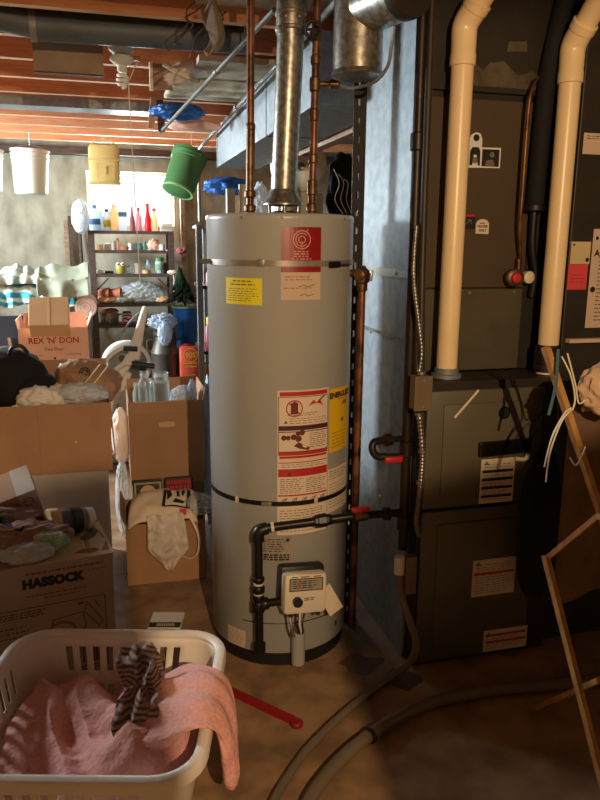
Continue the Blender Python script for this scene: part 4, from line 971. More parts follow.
bl_red = tr('translucent red', (220, 34, 50)); bl_grey = tr('pale grey carton', (206, 210, 212)); bl_dark = tr('dark rose', (160, 104, 110)); bl_blue = tr('label blue', (90, 130, 170))
bl_yel = tr('label yellow', (232, 214, 60))
z = SZ[0]
bottle('jug', 'blue white jug with a dark round label, first from the left on the top shelf', -.065, z, [(.05, 0), (.052, .02), (.052, .13), (.04, .16), (.017, .175), (.017, .19)], bl_white, (.02, .185, .215, bl_blue), band=(.05, .10, bl_blue, .0522), sq=.7)
bottle('bottle', 'pale slim bottle squeezed next to the blue white jug on the top shelf', -.012, z, [(.022, 0), (.023, .01), (.023, .10), (.012, .13), (.012, .15)], bl_white, (.014, .148, .165, bl_grey))
bottle('bottle', 'white bottle with yellow and black label on the top shelf', .035, z, [(.034, 0), (.035, .01), (.035, .12), (.02, .15), (.016, .165)], bl_white, (.018, .16, .18, M['ctrl_dark']), band=(.03, .09, bl_yel, .0352))
bottle('bottle', 'tan bottle with sloping shoulders on the top shelf', .095, z, [(.04, 0), (.042, .01), (.042, .155), (.02, .19), (.016, .2)], bl_tan, (.018, .2, .222, bl_tan), sq=.7)
t = thing('carton', 'pale grey upright carton among the bottles on the top shelf', 'carton', (.17, SYM, z))
MB().bx(.133, .205, SYM-.03, SYM+.03, z, z+.185, bev=.004).build('carton_body', bl_grey, t, smooth=False)
MB().bx(.133, .205, SYM-.032, SYM-.0305, z+.12, z+.16).build('paper_label', bl_blue, t, smooth=False)
bottle('bottle', 'dark rose bottle, left of the pair beside the grey carton', .25, z, [(.024, 0), (.025, .01), (.025, .10), (.012, .14), (.01, .18)], bl_dark, (.012, .178, .205, bl_pink))
bottle('bottle', 'rose pink bottle, right of the pair beside the grey carton', .305, z, [(.027, 0), (.028, .01), (.028, .11), (.013, .15), (.012, .17)], bl_pink, (.014, .17, .2, bl_dark))
bottle('spray_bottle', 'bright red spray bottle tallest on the top shelf', .385, z, [(.03, 0), (.032, .01), (.032, .10), (.018, .15), (.013, .18)], bl_red, (.015, .18, .235, bl_red))
bottle('bottle', 'peach coloured bottle right of the red spray bottle', .44, z, [(.03, 0), (.032, .01), (.032, .10), (.016, .15), (.013, .175)], bl_tan, (.015, .175, .195, bl_red), sq=.7)
for k, (dz, w) in enumerate(((0, .105), (.024, .10), (.046, .09))):
    tag(MB().box((.545, SYM, z+dz+.011), (w, .09, .021), rz=.06*k).build('book', bl_grey if k != 1 else bl_tan, smooth=False), ['lowest', 'middle', 'topmost'][k]+' flat pale book at the right end of the top shelf', 'book')
z = SZ[1]
tag(MB().bx(-.075, -.01, SYM-.04, SYM+.02, z, z+.05).build('box', M['card_tan'], smooth=False), 'small tan box on the second shelf, far left', 'box')
tag(MB().lathe([(0, 0), (.03, 0), (.03, .052), (.0, .055)], (.03, SYM, z), n=20).build('tin_can', M['white_plastic']), 'short white can beside the tan box on the second shelf', 'can')
tag(MB().lathe([(0, 0), (.021, 0), (.021, .07), (.015, .078), (0, .08)], (.078, SYM-.01, z), n=20).build('tin_can', M['white_plastic']), 'taller white can, second shelf, left of the tan bottle', 'can')
bottle('bottle', 'tan small bottle with pink cap on the second shelf', .115, z, [(.016, 0), (.017, .01), (.017, .07), (.01, .085)], bl_tan, (.011, .083, .10, bl_pink))
tag(MB().lathe([(0, 0), (.035, 0), (.05, .03), (.047, .03), (.03, .004), (0, .004)], (.18, SYM, z), n=24).build('bowl', M['terracotta']), 'shallow brown bowl in the middle of the second shelf', 'bowl')
tag(MB().lathe([(0, 0), (.018, 0), (.021, .06), (.018, .06), (.015, .005), (0, .005)], (.225, SYM-.02, z), n=20).build('cup', M['white_plastic']), 'white cup beside the brown bowl, second shelf', 'cup')
for k, (x, h, lb) in enumerate(((.27, .055, 'left one of three teal glass jars on the second shelf'), (.305, .06, 'middle one of three teal glass jars on the second shelf'), (.35, .075, 'right one of three teal glass jars on the second shelf'))):
    tag(MB().lathe([(0, 0), (.02, 0), (.022, .01), (.022, h*.8), (.015, h), (0, h+.002)], (x, SYM+.01*k, z), n=20).build('jar', mat('teal jar %d' % k, (110, 150, 140), .2, transl=.3)), lb, 'jar', 'teal glass jars on the second shelf')
tag(MB().blob((.43, SYM, z+.045), (.055, .045, .05), .3, 3, 3, flat=-.044).build('plastic_bag', M['card_pink']), 'pinkish wrapped bundle on the second shelf by the right cup', 'bag')
t = thing('cup', 'white cup with handle at the right end of the second shelf', 'cup', (.50, SYM-.02, z))
MB().lathe([(0, 0), (.026, 0), (.03, .05), (.027, .05), (.023, .005), (0, .005)], (.50, SYM-.02, z), n=22).build('cup_body', M['white_plastic'], t)
MB().tube([(.472, SYM-.02, z+.04), (.455, SYM-.02, z+.035), (.455, SYM-.02, z+.018), (.474, SYM-.02, z+.012)], .004, 8, sub=4).build('cup_handle', M['white_plastic'], t)
z = SZ[2]
tag(MB().bx(-.075, -.018, SYM-.06, SYM-.0, z, z+.032, bev=.003).build('box', M['white_plastic'], smooth=False), 'little white box at the left of the third shelf', 'box')
t = thing('owl_planter', 'yellow green owl shaped planter on the third shelf', 'planter', (.13, SYM-.03, z))
MB().lathe([(0, 0), (.032, 0), (.045, .03), (.046, .07), (.036, .095), (.03, .09), (0, .085)], (.13, SYM-.03, z), n=24).build('planter_body', mat('owl glaze', (176, 166, 76), .4), t)
for dx in (-.02, .02):
    e = MB().blob((.13+dx, SYM-.068, z+.082), (.018, .008, .018), 0, 1, 0, 3).build('eye', M['white_plastic'], t)
    MB().blob((.13+dx, SYM-.077, z+.082), (.007, .003, .007), 0, 1, 0, 2).build('pupil', M['ctrl_dark'], e)
    MB().lathe([(.01, 0), (0, .03)], (.13+dx*1.6, SYM-.03, z+.09), n=10).build('ear_tuft', mat('owl ear', (150, 140, 70), .5), t)
tag(MB().blob((.205, SYM, z+.035), (.05, .045, .038), .2, 3, 6, flat=-.034).build('plastic_bag', M['clear_bag']), 'clear bag of bits beside the owl planter', 'bag')
tag(MB().bx(-.005, .07, SYM, SYM+.06, z, z+.022).build('box', M['dark_wood'], smooth=False), 'low dark box between the white box and owl planter', 'box')
tag(MB().bx(.255, .285, SYM-.06, SYM+.06, z, z+.09).build('box', M['card_grey'], smooth=False), 'narrow grey box standing in the middle of the third shelf', 'box')
tag(MB().lathe([(0, 0), (.04, 0), (.048, .03), (.044, .03), (.036, .006), (0, .006)], (.355, SYM-.02, z), n=24).build('dish', M['card_tan']), 'tan dish on the third shelf left of the green lidded jar', 'dish')
bottle('bottle', 'slim clear bottle behind the tan dish on the third shelf', .375, z, [(.02, 0), (.02, .07), (.01, .095), (.01, .11)], bl_white, (.012, .108, .122, bl_grey), y=SYM+.06)
t = bottle('jar', 'white jar with a green lid and label on the third shelf', .475, z, [(.038, 0), (.04, .01), (.04, .10), (.034, .112)], bl_white, (.04, .11, .14, mat('jar green', (62, 140, 80), .4)), band=(.03, .08, mat('jar label', (120, 160, 130), .6), .0402))
tag(MB().lathe([(0, 0), (.03, 0), (.03, .09), (0, .092)], (.545, SYM+.03, z), n=20).build('tin_can', M['dark_wood']), 'dark can at the right end of the third shelf', 'can')
z = SZ[3]
for k, (x, lb) in enumerate(((-.045, 'left terracotta flower pot lying on the fourth shelf'), (.055, 'right terracotta flower pot lying on the fourth shelf'))):
    a = Vector((1, -.25, 0)); t = thing('flower_pot', lb, 'flower pot', (x, SYM, z+.04), group='terracotta pots on the fourth shelf')
    MB().lathe([(0, 0), (.035, 0), (.044, .07), (.049, .07), (.05, .095), (.045, .095), (.042, .075), (.03, .006), (0, .006)], (x-.02, SYM-.01, z+.088), a, 24).build('pot_body', M['terracotta'], t)
tag(MB().blob((.30, SYM-.01, z+.09), (.17, .09, .092), .35, 2.5, 9, flat=-.088, crease=True).build('plastic_bag', M['clear_bag']), 'big crumpled clear plastic bag on the fourth shelf', 'bag')
for k, (x, w, mm, lb) in enumerate(((-.01, .09, 'card_tan', 'tan folded cloth heap at the left of the fourth shelf under the pots'), (.16, .09, 'green_cloth', 'pale folded cloth in the middle of the fourth shelf'), (.49, .07, 'card_tan', 'tan rumpled cloth at the right end of the fourth shelf'))):
    tag(MB().blob((x, SYM-.03, z+.028), (w, .07, .03), .25, 3, k+20, flat=-.0275).build('folded_cloth', M[mm]), lb, 'cloth')
z = SZ[4]
t = thing('cooking_pot', 'grey lidded cooking pot at the left of the fifth shelf', 'pot', (.015, SYM+.01, z))
z += .001
MB().lathe([(0, 0), (.075, 0), (.08, .01), (.085, .09), (.088, .092), (.082, .094), (0, .09)], (.015, SYM+.01, z), n=32).build('pot_body', M['galv'], t)
MB().lathe([(.087, 0), (.07, .018), (.02, .028), (0, .03)], (.015, SYM+.01, z+.10), (-.12, -.16, 1), 32).build('pot_lid', M['terracotta'], t)
MB().tube([(.095, SYM+.01, z+.075), (.12, SYM+.01, z+.08), (.128, SYM+.01, z+.08)], .006, 8, sub=4).build('pot_handle', M['ctrl_dark'], t)
t = bottle('jar', 'patterned jar beside the cooking pot on the fifth shelf', .17, z, [(.04, 0), (.042, .01), (.042, .08), (.036, .09)], stripe_mat('pattern print', (220, 210, 210), (150, 60, 80), 12, 'Z', dist=8), (.038, .09, .102, M['dark_wood']))
# string hanging on the right post of the shelf and white rag
t = tag(MB().tube([(.575, 6.585, 1.18), (.59, 6.58, 1.12), (.585, 6.58, 1.02), (.60, 6.58, .96)], .006, 8, sub=6).build('cord', M['rope']), 'pale cord hanging from the right post of the shelf unit', 'cord')
tag(MB().blob((.575, 6.565, 1.175), (.045, .03, .02), .3, 3, 2).build('rag', M['white_cloth']), 'little white rag snagged on the right post of the shelf unit', 'rag')
tag(MB().blob((.66, 6.62, 1.36), (.045, .05, .03), .35, 3, 12).build('unsupported_cloth', mat('faded red cloth', (170, 90, 96), .9)), 'faded red cloth sticking out unsupported beside the shelf unit', 'cloth')  # set in mid air; nothing was built to hold it up
tag(MB().blob((-.185, 6.56, 1.64), (.075, .06, .14), .16, 1.7, 31, crease=True).build('hanging_bag', M['white_bag']), 'white plastic bag hung at the left of the window by the top shelf', 'bag')
# long handled tools leaning on the wall
t = thing('hooked_tool', 'long handled tool with a dark iron hook leaning on the wall left of the shelf', 'tool', (-.2, 6.95, 0))
MB().tube([(-.190, 6.90, .002), (-.2, 6.98, .7), (-.21, 7.055, 1.50)], .017, 10, sub=5).build('tool_handle', M['dark_wood'], t)
MB().tube([(-.21, 7.055, 1.48), (-.21, 7.05, 1.58), (-.25, 7.045, 1.62), (-.235, 7.045, 1.70)], .013, 8, sub=6).build('tool_head', M['iron'], t)
MB().tube([(-.21, 7.05, 1.56), (-.172, 7.045, 1.61), (-.158, 7.045, 1.67)], .011, 8, sub=6).build('tool_hook', M['iron'], t)
for (x, z1, mm, lb) in ((-.33, 1.62, 'old_wood', 'weathered flat board leaning on the concrete wall, left of the hooked tool'), (-.292, 1.66, 'dark_wood', 'dark narrow board leaning between the weathered board and hooked tool')):
    tag(MB().box((x, 7.02, z1/2+.002), (.032, .02, z1), R=Matrix.Rotation(-.055, 3, 'X')).build('leaning_board', M[mm], smooth=False), lb, 'board')
# iron pipe on the wall corner right of the window
tag(MB().bx(.705, .745, 7.0, 7.09, .0, 2.18).build('wall_post', M['old_wood'], smooth=False), 'weathered wooden post against the wall right of the window', 'post')
tag(MB().box((.80, 6.2, 1.78), (.03, .02, .26), R=Matrix.Rotation(.03, 3, 'Y')).build('wood_strip', M['light_wood'], smooth=False), 'thin pale wooden strip hanging behind the bright conduit', 'wood strip') if False else None

# ================================================================ workbench table with draped cloths
t = thing('work_table', 'old wooden table under the blue patterned cloth by the left wall', 'table', (-.9, 6.0, 0))
MB().bx(-1.7, -.2, 5.62, 6.4, 1.07, 1.10).build('tabletop', M['old_wood'], t, smooth=False)
MB().bx(-1.66, -.24, 5.64, 5.665, .985, 1.069).build('apron', M['old_wood'], t, smooth=False)
for x in (-1.65, -.29):
    for y in (5.67, 6.3): MB().bx(x, x+.05, y, y+.05, 0, 1.069).build('leg', M['old_wood'], t, smooth=False)
def drape(x0, x1, y0, y1, zt, drop, seed, wav=.02, n=70, bump=.03, per=48):
    def f(u, v):
        x = x0+(x1-x0)*u
        nz = noise.noise(Vector((x*7, v*2+seed, seed)))
        L = (y1-y0); s_ = v*(L+drop*(1+.35*noise.noise(Vector((x*5, seed, 0)))))
        fold = .5+.5*math.sin(x*per+seed+2.5*nz)
        if s_ < L:
            b = bump*(.35+.65*math.sin(PI*min(1, max(0, s_/L))))*(.55+.9*noise.noise(Vector((x*4.5, s_*6, seed)))+.25*fold)
            return Vector((x, y1-s_, zt+.010+max(0, b)))
        d = s_-L
        e = bump*.35*(.55+.9*noise.noise(Vector((x*4.5, L*6, seed)))+.25*fold)
        return Vector((x+.02*nz, y0-.012-wav*2*fold*min(1, d/.06), zt+.010+max(0, e)*max(0, 1-d/.05)-d))
    return MB().grid(f, n, 48)
tag(drape(-1.5, -.22, 5.6, 6.05, 1.105, .13, 3, per=60, bump=.02).build('patterned_cloth', M['teal_cloth'], solid=.006), 'white and blue patterned cloth draped along the table edge', 'cloth')
tag(drape(-.47, -.12, 5.53, 5.95, 1.155, .12, 5, bump=.10, per=30).build('green_cloth', M['green_cloth'], solid=.006), 'grey green cloth bundled at the right end of the table', 'cloth')
tag(drape(-1.45, -.46, 5.56, 5.95, 1.155, .035, 9, bump=.10, per=70, n=120).build('white_cloth', M['pale_pattern'], solid=.006), 'whitish crumpled cloth heaped on the patterned cloth', 'cloth')
k = thing('fabric_roll', 'pink and white rolled fabric end poking out below the table', 'roll', (-.16, 5.5, .9))
MB().cyl((-.152, 5.52, .965), (-.152, 5.95, .965), .078, n=32).build('roll_body', M['card_pink'], k)
q = Print(lambda u, v, n: Vector((-.152+u, 5.519-n, .965+v)), .001)
for r in (.07, .05, .03): q.ring(0, 0, r, .008)
q.build('roll_layers', M['white_cloth'], k, smooth=False)
MB().bx(-.19, -.12, 5.6, 5.9, 0, .885).build('support_block', M['dark_wood'], k, smooth=False)
# sawhorse with a navy board
k = thing('sawhorse', 'navy blue plank sawhorse with splayed wooden legs at the far left', 'sawhorse', (-.85, 5.2, 0))
MB().bx(-1.35, -.49, 5.19, 5.215, .745, .945).build('top_board', M['navy'], k, smooth=False)
for x in (-1.25, -.60):
    for dy in (-.16, .22): bar(MB(), (x+(.06 if x > -1 else -.05), 5.2+dy, .002), (x-.05 if x > -1 else x, 5.218 if dy > 0 else 5.187, .80), .05, .02).build('leg', M['old_wood'], k, smooth=False)
tag(MB().bx(-.93, -.5, 5.68, 5.7, .3, .97).build('backing_panel', M['steel_post'], smooth=False), 'greyish panel standing behind the navy plank below the table', 'panel') if False else None

# ================================================================ open box maker
def open_box(name, label, x, y, z0, w, d, h, m, rz=0.0, th=.005, flaps=(), cat='box', group=None, fl=.5):
    """x, y: centre of the bottom. flaps: list of (side, angle from closed-over, depth)"""
    t = thing(name, label, cat, (x, y, z0), rz, group)
    mb = MB()
    mb.bx(-w/2, w/2, -d/2, d/2, 0, th)
    mb.bx(-w/2, w/2, -d/2, -d/2+th, th, h).bx(-w/2, w/2, d/2-th, d/2, th, h)
    mb.bx(-w/2, -w/2+th, -d/2+th, d/2-th, th, h).bx(w/2-th, w/2, -d/2+th, d/2-th, th, h)
    mb.build('box_body', m, t, smooth=False, w=False)
    for side, ang, dep in flaps:
        a = D2R(ang); n = {'F': (0, -1), 'B': (0, 1), 'L': (-1, 0), 'R': (1, 0)}[side]
        L = (w if side in 'FB' else d)-.01
        e = Vector((n[0]*w/2, n[1]*d/2, h)); out = Vector((n[0]*math.cos(a), n[1]*math.cos(a), math.sin(a))); tg = Vector((-n[1], n[0], 0)); nn = out.cross(tg)
        vs = []
        for i in (-1, 1):
            for j in (0, 1):
                for q in (-1, 1): vs.append(e+tg*L/2*i+out*dep*j+nn*th/2*q)
        MB().add(vs, [(0, 1, 3, 2), (4, 6, 7, 5), (0, 4, 5, 1), (2, 3, 7, 6), (0, 2, 6, 4), (1, 5, 7, 3)]).build('box_flap', m, t, smooth=False, w=False)
    return t
def front_print(t, w, d, h):  # surface map of the box front, in box space turned to world
    mw = _ow(t)
    return lambda u, v, n=0: mw @ Vector((u, -d/2-n, v))

# carton with small box on top
b = open_box('carton', 'pinkish printed carton with lettering on its front behind the black hat', -.325, 4.75, .44, .40, .36, .49, M['card_pink'], 0.02, flaps=(('L', 78, .05), ('R', 66, .07), ('B', 92, .06)))
q = Print(front_print(b, .40, .36, .49), .001); q.text("REX 'N' DON", 0, .412, .050, .0012); q.build('lettering', M['red_ink'], b, smooth=False)
q = Print(front_print(b, .40, .36, .49), .001); q.text('Two Door', .0, .36, .026, .0002); q.lines(-.16, -.06, .318, .328, 1, .004, 3).lines(.07, .16, .322, .332, 1, .004, 4)
q.lines(-.03, .05, .285, .295, 1, .004, 5).line([(-.07, .255), (.07, .255)], .003).line([(0, .20), (0, .305)], .003)
for (x, y) in ((-.07, .255), (.07, .255), (0, .2), (0, .305)): q.disc(x, y, .007, 10)
q.lines(-.09, .10, .185, .195, 1, .006, 6); q.build('small_print', M['brown_ink'], b, smooth=False)
tag(MB().bx(-.52, -.13, 4.56, 4.94, 0, .439).build('carton', M['card_tan'], smooth=False), 'plain carton underneath the pinkish printed one', 'carton')
k = thing('small_box', 'small tan taped box tipped on top of the pinkish carton', 'box', (-.335, 4.62, .9))
Rk = Matrix.Rotation(D2R(52), 3, 'X')
MB().box((-.337, 4.58, .995), (.225, .20, .13), R=Rk, bev=.003).build('box_body', M['card_tan'], k, smooth=False)
MB().box(Vector((-.337, 4.58, .995))+Rk @ Vector((0, 0, .0656)), (.012, .20, .001), R=Rk).build('tape_strip', M['tape'], k, smooth=False)

# ================================================================ white exercise bike
k = thing('exercise_bike', 'white exercise bike with round wheel housing and black hand grips', 'exercise bike', (.13, 4.9, 0))
wp = M['white_plastic']
wc = Vector((.11, 4.98, .62))
MB().lathe([(0, -.035), (.10, -.04), (.145, -.035), (.165, -.02), (.17, 0), (.165, .02), (.145, .035), (0, .035)], wc, (.12, -1, .18), 44).build('wheel_housing', wp, k)
MB().lathe([(.125, .036), (.13, .042), (.135, .036)], wc, (.12, -1, .18), 44).build('housing_groove', M['grey_duct'], k)
for (dx, dz, r) in ((-.03, .055, .022), (.105, -.02, .022), (-.03, -.06, .018)):
    e = MB().lathe([(r, 0), (r, .004), (0, .005)], wc+Vector((dx, -.046, dz)), (.12, -1, .18), 20).build('housing_hole', M['ctrl_dark'], k)
def taper(a, b, wa, wb, t_):
    a = Vector(a); b = Vector(b); d = (b-a).normalized(); s_ = d.cross(Vector((0, 1, 0))).normalized(); vs = []
    for p, w_ in ((a, wa), (b, wb)): vs += [p+s_*w_/2+Vector((0, t_/2, 0)), p-s_*w_/2+Vector((0, t_/2, 0)), p-s_*w_/2-Vector((0, t_/2, 0)), p+s_*w_/2-Vector((0, t_/2, 0))]
    return MB().add(vs, [(0, 1, 2, 3), (7, 6, 5, 4)]+[(i, 4+i, 4+(i+1) % 4, (i+1) % 4) for i in range(4)])
taper((.243, 4.86, 1.025), (.15, 4.85, .68), .036, .085, .05).build('front_post', wp, k, smooth=False, bev=.012)
taper((.14, 4.85, .70), (-.03, 4.84, .43), .065, .045, .05).build('frame_bar', wp, k, smooth=False, bev=.012)
taper((.12, 4.82, .60), (-.05, 4.78, .30), .045, .07, .04).build('rear_bar', wp, k, smooth=False, bev=.01)
MB().tube([(-.083, 4.76, .60), (-.04, 4.75, .67), (.01, 4.75, .725), (.067, 4.75, .762), (.10, 4.75, .768)], .013, 12, sub=6).build('handlebar', wp, k)
MB().cyl((.09, 4.75, .768), (.178, 4.74, .762), .017, n=14).build('hand_grip', M['ctrl_dark'], k)
MB().tube([(-.04, 4.71, .545), (.0, 4.70, .60), (.049, 4.70, .65), (.10, 4.70, .678), (.144, 4.70, .672)], .015, 12, sub=6).build('handlebar', wp, k)
MB().cyl((.135, 4.70, .673), (.28, 4.69, .655), .019, n=14).build('hand_grip', M['ctrl_dark'], k)
MB().tube([(.09, 4.82, .86), (.13, 4.82, .92), (.20, 4.83, .985)], .007, 8, sub=4).build('brake_cable', M['grey_duct'], k)
MB().bx(-.10, .30, 4.74, 4.80, .002, .05, bev=.015).build('foot_bar', wp, k)
MB().bx(-.10, .30, 5.02, 5.08, .002, .05, bev=.015).build('foot_bar', wp, k)
taper((.06, 4.92, .52), (.10, 4.95, .04), .06, .06, .05).build('stand_post', wp, k, smooth=False)

# milk can with a bag, blue bin with a small tree, sack, crate
k = thing('milk_can', 'dull grey metal milk can behind the exercise bike', 'can', (.415, 5.6, 0))
MB().lathe([(0, 0), (.10, 0), (.105, .01), (.105, .30), (.108, .305), (.105, .31), (.105, .60), (.108, .605), (.10, .63), (.075, .70), (.072, .73), (.085, .745), (.085, .765), (.075, .775), (0, .775)], (.415, 5.6, 0), n=40).build('can_body', M['milk'], k)
for sx in (-1, 1): MB().tube([(.415+sx*.07, 5.6, .70), (.415+sx*.125, 5.6, .70), (.415+sx*.128, 5.6, .64), (.415+sx*.10, 5.6, .61)], .008, 8, sub=4).build('can_handle', M['milk'], k)
o = MB().blob((.40, 5.58, .845), (.10, .085, .06), .4, 2.2, 7, crease=True, flat=-.066)
o.blob((.41, 5.475, .77), (.05, .018, .085), .3, 2.2, 9, crease=True)
tag(o.build('plastic_bag', M['blue_bag']), 'pale blue plastic bag draped over the milk can', 'bag')
k = thing('waste_bin', 'bright blue tapered bin right of the milk can', 'bin', (.60, 5.8, .62))
MB().lathe([(0, .002), (.075, .002), (.08, .01), (.10, .30), (.108, .305), (.108, .318), (.098, .32), (.095, .30), (.075, .012), (0, .012)], (.605, 5.80, .62), n=40).build('bin_body', M['blue_plastic'], k)
MB().lathe([(.108, .31), (.111, .318), (.108, .326), (.096, .323)], (.605, 5.80, .62), n=40).build('bin_rim', M['pale_green'], k)
tag(MB().bx(.49, .72, 5.70, 5.92, 0, .619).build('crate', M['old_wood'], smooth=False), 'plain wooden block crate holding up the blue bin', 'crate')
k = thing('artificial_tree', 'small dark green artificial tree stuck in the blue bin', 'tree', (.60, 5.80, .64))
MB().tube([(.605, 5.80, .64), (.60, 5.80, .95), (.575, 5.80, 1.24)], .010, 8, sub=4).build('trunk', M['dark_wood'], k)
tb = MB(); rn = random.Random(2)
for i in range(620):
    q = rn.random(); zz = .985+.255*q; cxx = .612-.04*(zz-.64)/.5; rad = .125*(1-q)+.012; a = rn.uniform(0, 2*PI)
    tip = Vector((cxx+rad*math.cos(a), 5.80+rad*math.sin(a), zz-.02)); root_ = Vector((cxx, 5.80, zz+.02)); sd = Vector((-math.sin(a), math.cos(a), 0))*.010
    md = root_.lerp(tip, .6)
    tb.add([root_, md+sd+Vector((0, 0, .004)), tip, md-sd+Vector((0, 0, .004))], [(0, 1, 2, 3)])
tb.build('needles', M['tree'], k, smooth=False)
k = thing('charcoal_sack', 'orange red printed sack standing below the blue bin', 'sack', (.595, 5.5, 0))
MB().box((.595, 5.5, .335), (.155, .10, .665), bev=.022).build('sack_body', M['orange'], k)
q = Print(flat_map((.595, 5.4495, 0), (1, 0, 0), (0, 0, 1)), .001); q.text('90S', 0, .60, .055, .001); q.ring(0, .60, .055, .005); q.lines(-.055, .055, .50, .55, 2, .01, 3).lines(-.05, .04, .36, .46, 4, .007, 4); q.build('sack_print', M['energy'], k, smooth=False)
MB().blob((.58, 5.5, .672), (.035, .03, .012), .3, 3, 3).build('sack_tie', M['red_paint'], k)

# ================================================================ steel shelving behind the tank
k = thing('steel_shelving', 'grey steel shelving half hidden behind the water heater', 'shelf unit', (1.1, 4.8, 0))
for x in (.556, 1.62):
    for y in (4.6, 5.05): MB().bx(x if y < 5 else x+.10*(x < 1), (x if y < 5 else x+.10*(x < 1))+.032, y, y+.032, 0, 1.549).build('upright', M['steel_post'], k, smooth=False)
for z in (1.55, 1.17, .75, .25): MB().bx(.59, 1.618, 4.633, 5.08, z-.02, z).build('shelf_board', M['dark_metal'] if z < 1.5 else M['steel_post'], k, smooth=False)
k = thing('spray_can', 'red spray can with a brass cap on the steel shelving', 'can', (.64, 4.68, .75))
MB().lathe([(0, 0), (.028, 0), (.028, .15), (.018, .17), (0, .172)], (.638, 4.68, .75), n=20).build('can_body', M['red_paint'], k)
MB().lathe([(.018, 0), (.02, .005), (.02, .045), (0, .05)], (.638, 4.68, .92), n=18).build('can_cap', M['energy'], k)
k = thing('bottle', 'dark red bottle on the upper shelf of the steel shelving', 'bottle', (.645, 4.68, 1.17))
MB().lathe([(0, 0), (.026, 0), (.026, .07), (.012, .10), (.012, .12), (0, .122)], (.645, 4.68, 1.17), n=20).build('bottle_body', M['red_paint'], k)
MB().lathe([(.014, 0), (.014, .02), (0, .022)], (.645, 4.68, 1.285), n=14).build('cap', M['white_plastic'], k)
k = thing('wooden_crate', 'weathered slatted crate on the steel shelving beside the sack', 'crate', (.66, 4.7, .25))
for i in range(5): MB().bx(.605, .80, 4.61, 4.622, .252+i*.085, .252+i*.085+.07).build('slat', M['old_wood'], k, smooth=False)
for x in (.605, .785): MB().bx(x, x+.02, 4.6225, 4.645, .252, .665).build('corner_post', M['old_wood'], k, smooth=False)
MB().bx(.605, .617, 4.646, 4.95, .252, .66).build('side_panel', M['old_wood'], k, smooth=False)
# stuff on top of the steel shelving, seen above the tank
ZT = 1.552
tag(MB().bx(.83, .98, 4.80, 4.95, ZT+.001, 1.742).build('box', M['card_tan'], smooth=False), 'tan box under the blue tarp behind the cream boards', 'box')
o = MB().blob((.83, 4.86, 1.795), (.18, .09, .055), .3, 1.9, 17, crease=True, flat=-.052)
tag(o.build('blue_tarp', M['blue_tarp']), 'crumpled blue tarp on the steel shelving left of the cream boards', 'tarp')
tag(MB().box((.79, 4.70, ZT+.111), (.055, .02, .22), rz=.25).build('cream_board', M['ivory_board'], smooth=False), 'shorter cream board standing behind the left copper pipe', 'board')
tag(MB().box((.875, 4.70, ZT+.126), (.06, .02, .25), rz=.1).build('cream_board', M['ivory_board'], smooth=False), 'taller cream board next to the flue pipe base', 'board')
tag(MB().blob((.985, 4.72, ZT+.12), (.05, .06, .13), .3, 2.0, 22, flat=-.118, crease=True).build('plastic_bag', M['white_bag']), 'white plastic bag beside the cream boards above the tank', 'bag')
k = thing('drum_heater', 'round cream drum shaped heater with a boxy side behind the flue pipe', 'heater', (1.25, 4.8, ZT))
MB().lathe([(0, -.05), (.165, -.05), (.182, -.035), (.186, 0), (.182, .035), (.165, .05), (0, .05)], (1.262, 4.80, 1.94), (-.25, -1, 0), 48).build('drum_body', M['cream_tin'], k)
MB().bx(1.10, 1.215, 4.68, 4.74, ZT+.001, 2.10, bev=.008).build('side_box', M['cream_tin'], k, smooth=False)
MB().bx(1.10, 1.42, 4.745, 4.90, ZT+.001, 1.768, bev=.008).build('foot', M['cream_tin'], k, smooth=False)
MB().lathe([(.03, 0), (.024, .02), (0, .024)], (1.262, 4.75, 1.93), (-.25, -1, 0), 24).build('hub', M['galv'], k)
o = MB().blob((1.565, 4.78, ZT+.23), (.115, .10, .235), .16, 1.4, 33, crease=True, flat=-.228)
tag(o.build('black_bag', M['black_cloth']), 'black bag with loose cords on the shelving right of the drum heater', 'bag')
k = thing('cord_loops', 'thin pale cords looping over the black bag', 'cord', (1.48, 4.64, ZT+.1))
for j in range(3): MB().tube([(1.46+.035*j, 4.66, ZT+.36-.03*j), (1.50+.03*j, 4.655, ZT+.27), (1.47+.04*j, 4.65, ZT+.17), (1.53+.03*j, 4.66, ZT+.08)], .0028, 6, sub=6).build('cord', M['rope'], k)
# ================================================================ boxes in the middle, between chair and tank
b = open_box('cardboard_box', 'open cardboard box on the floor with the canvas tote on it', .20, 3.095, .001, .335, .32, .275, M['card'], -.015, flaps=(('L', 70, .05),))
bk = thing('book', 'dark framed picture book standing in the lower box behind the tote', 'book', (.14, 3.19, .01))
MB().bx(.075, .205, 3.18, 3.205, .008, .385).build('book_body', M['dark_wood'], bk, smooth=False)
q = Print(flat_map((0, 3.1795, 0), (1, 0, 0), (0, 0, 1)), .001); q.frame(.08, .20, .2, .378, .008); q.build('cover_border', M['green_cloth'], bk, smooth=False)
q = Print(flat_map((0, 3.1795, 0), (1, 0, 0), (0, 0, 1)), .0012); q.disc(.14, .33, .035); q.build('cover_oval', M['card_tan'], bk, smooth=False)
bk = thing('book', 'red lettered book standing in the lower box on the right', 'book', (.29, 3.2, .01))
MB().bx(.22, .345, 3.18, 3.205, .008, .388).build('book_body', M['dark_wood'], bk, smooth=False)
q = Print(flat_map((0, 3.1795, 0), (1, 0, 0), (0, 0, 1)), .001); q.lines(.225, .34, .33, .383, 2, .02, 3, .1); q.build('cover_letters', M['red_ink'], bk, smooth=False)
tag(MB().blob((.20, 3.07, .12), (.15, .10, .10), .15, 2, 3, flat=-.105).build('folded_clothes', M['card_dark']), 'dark folded clothes inside the lower box below the tote', 'clothes')
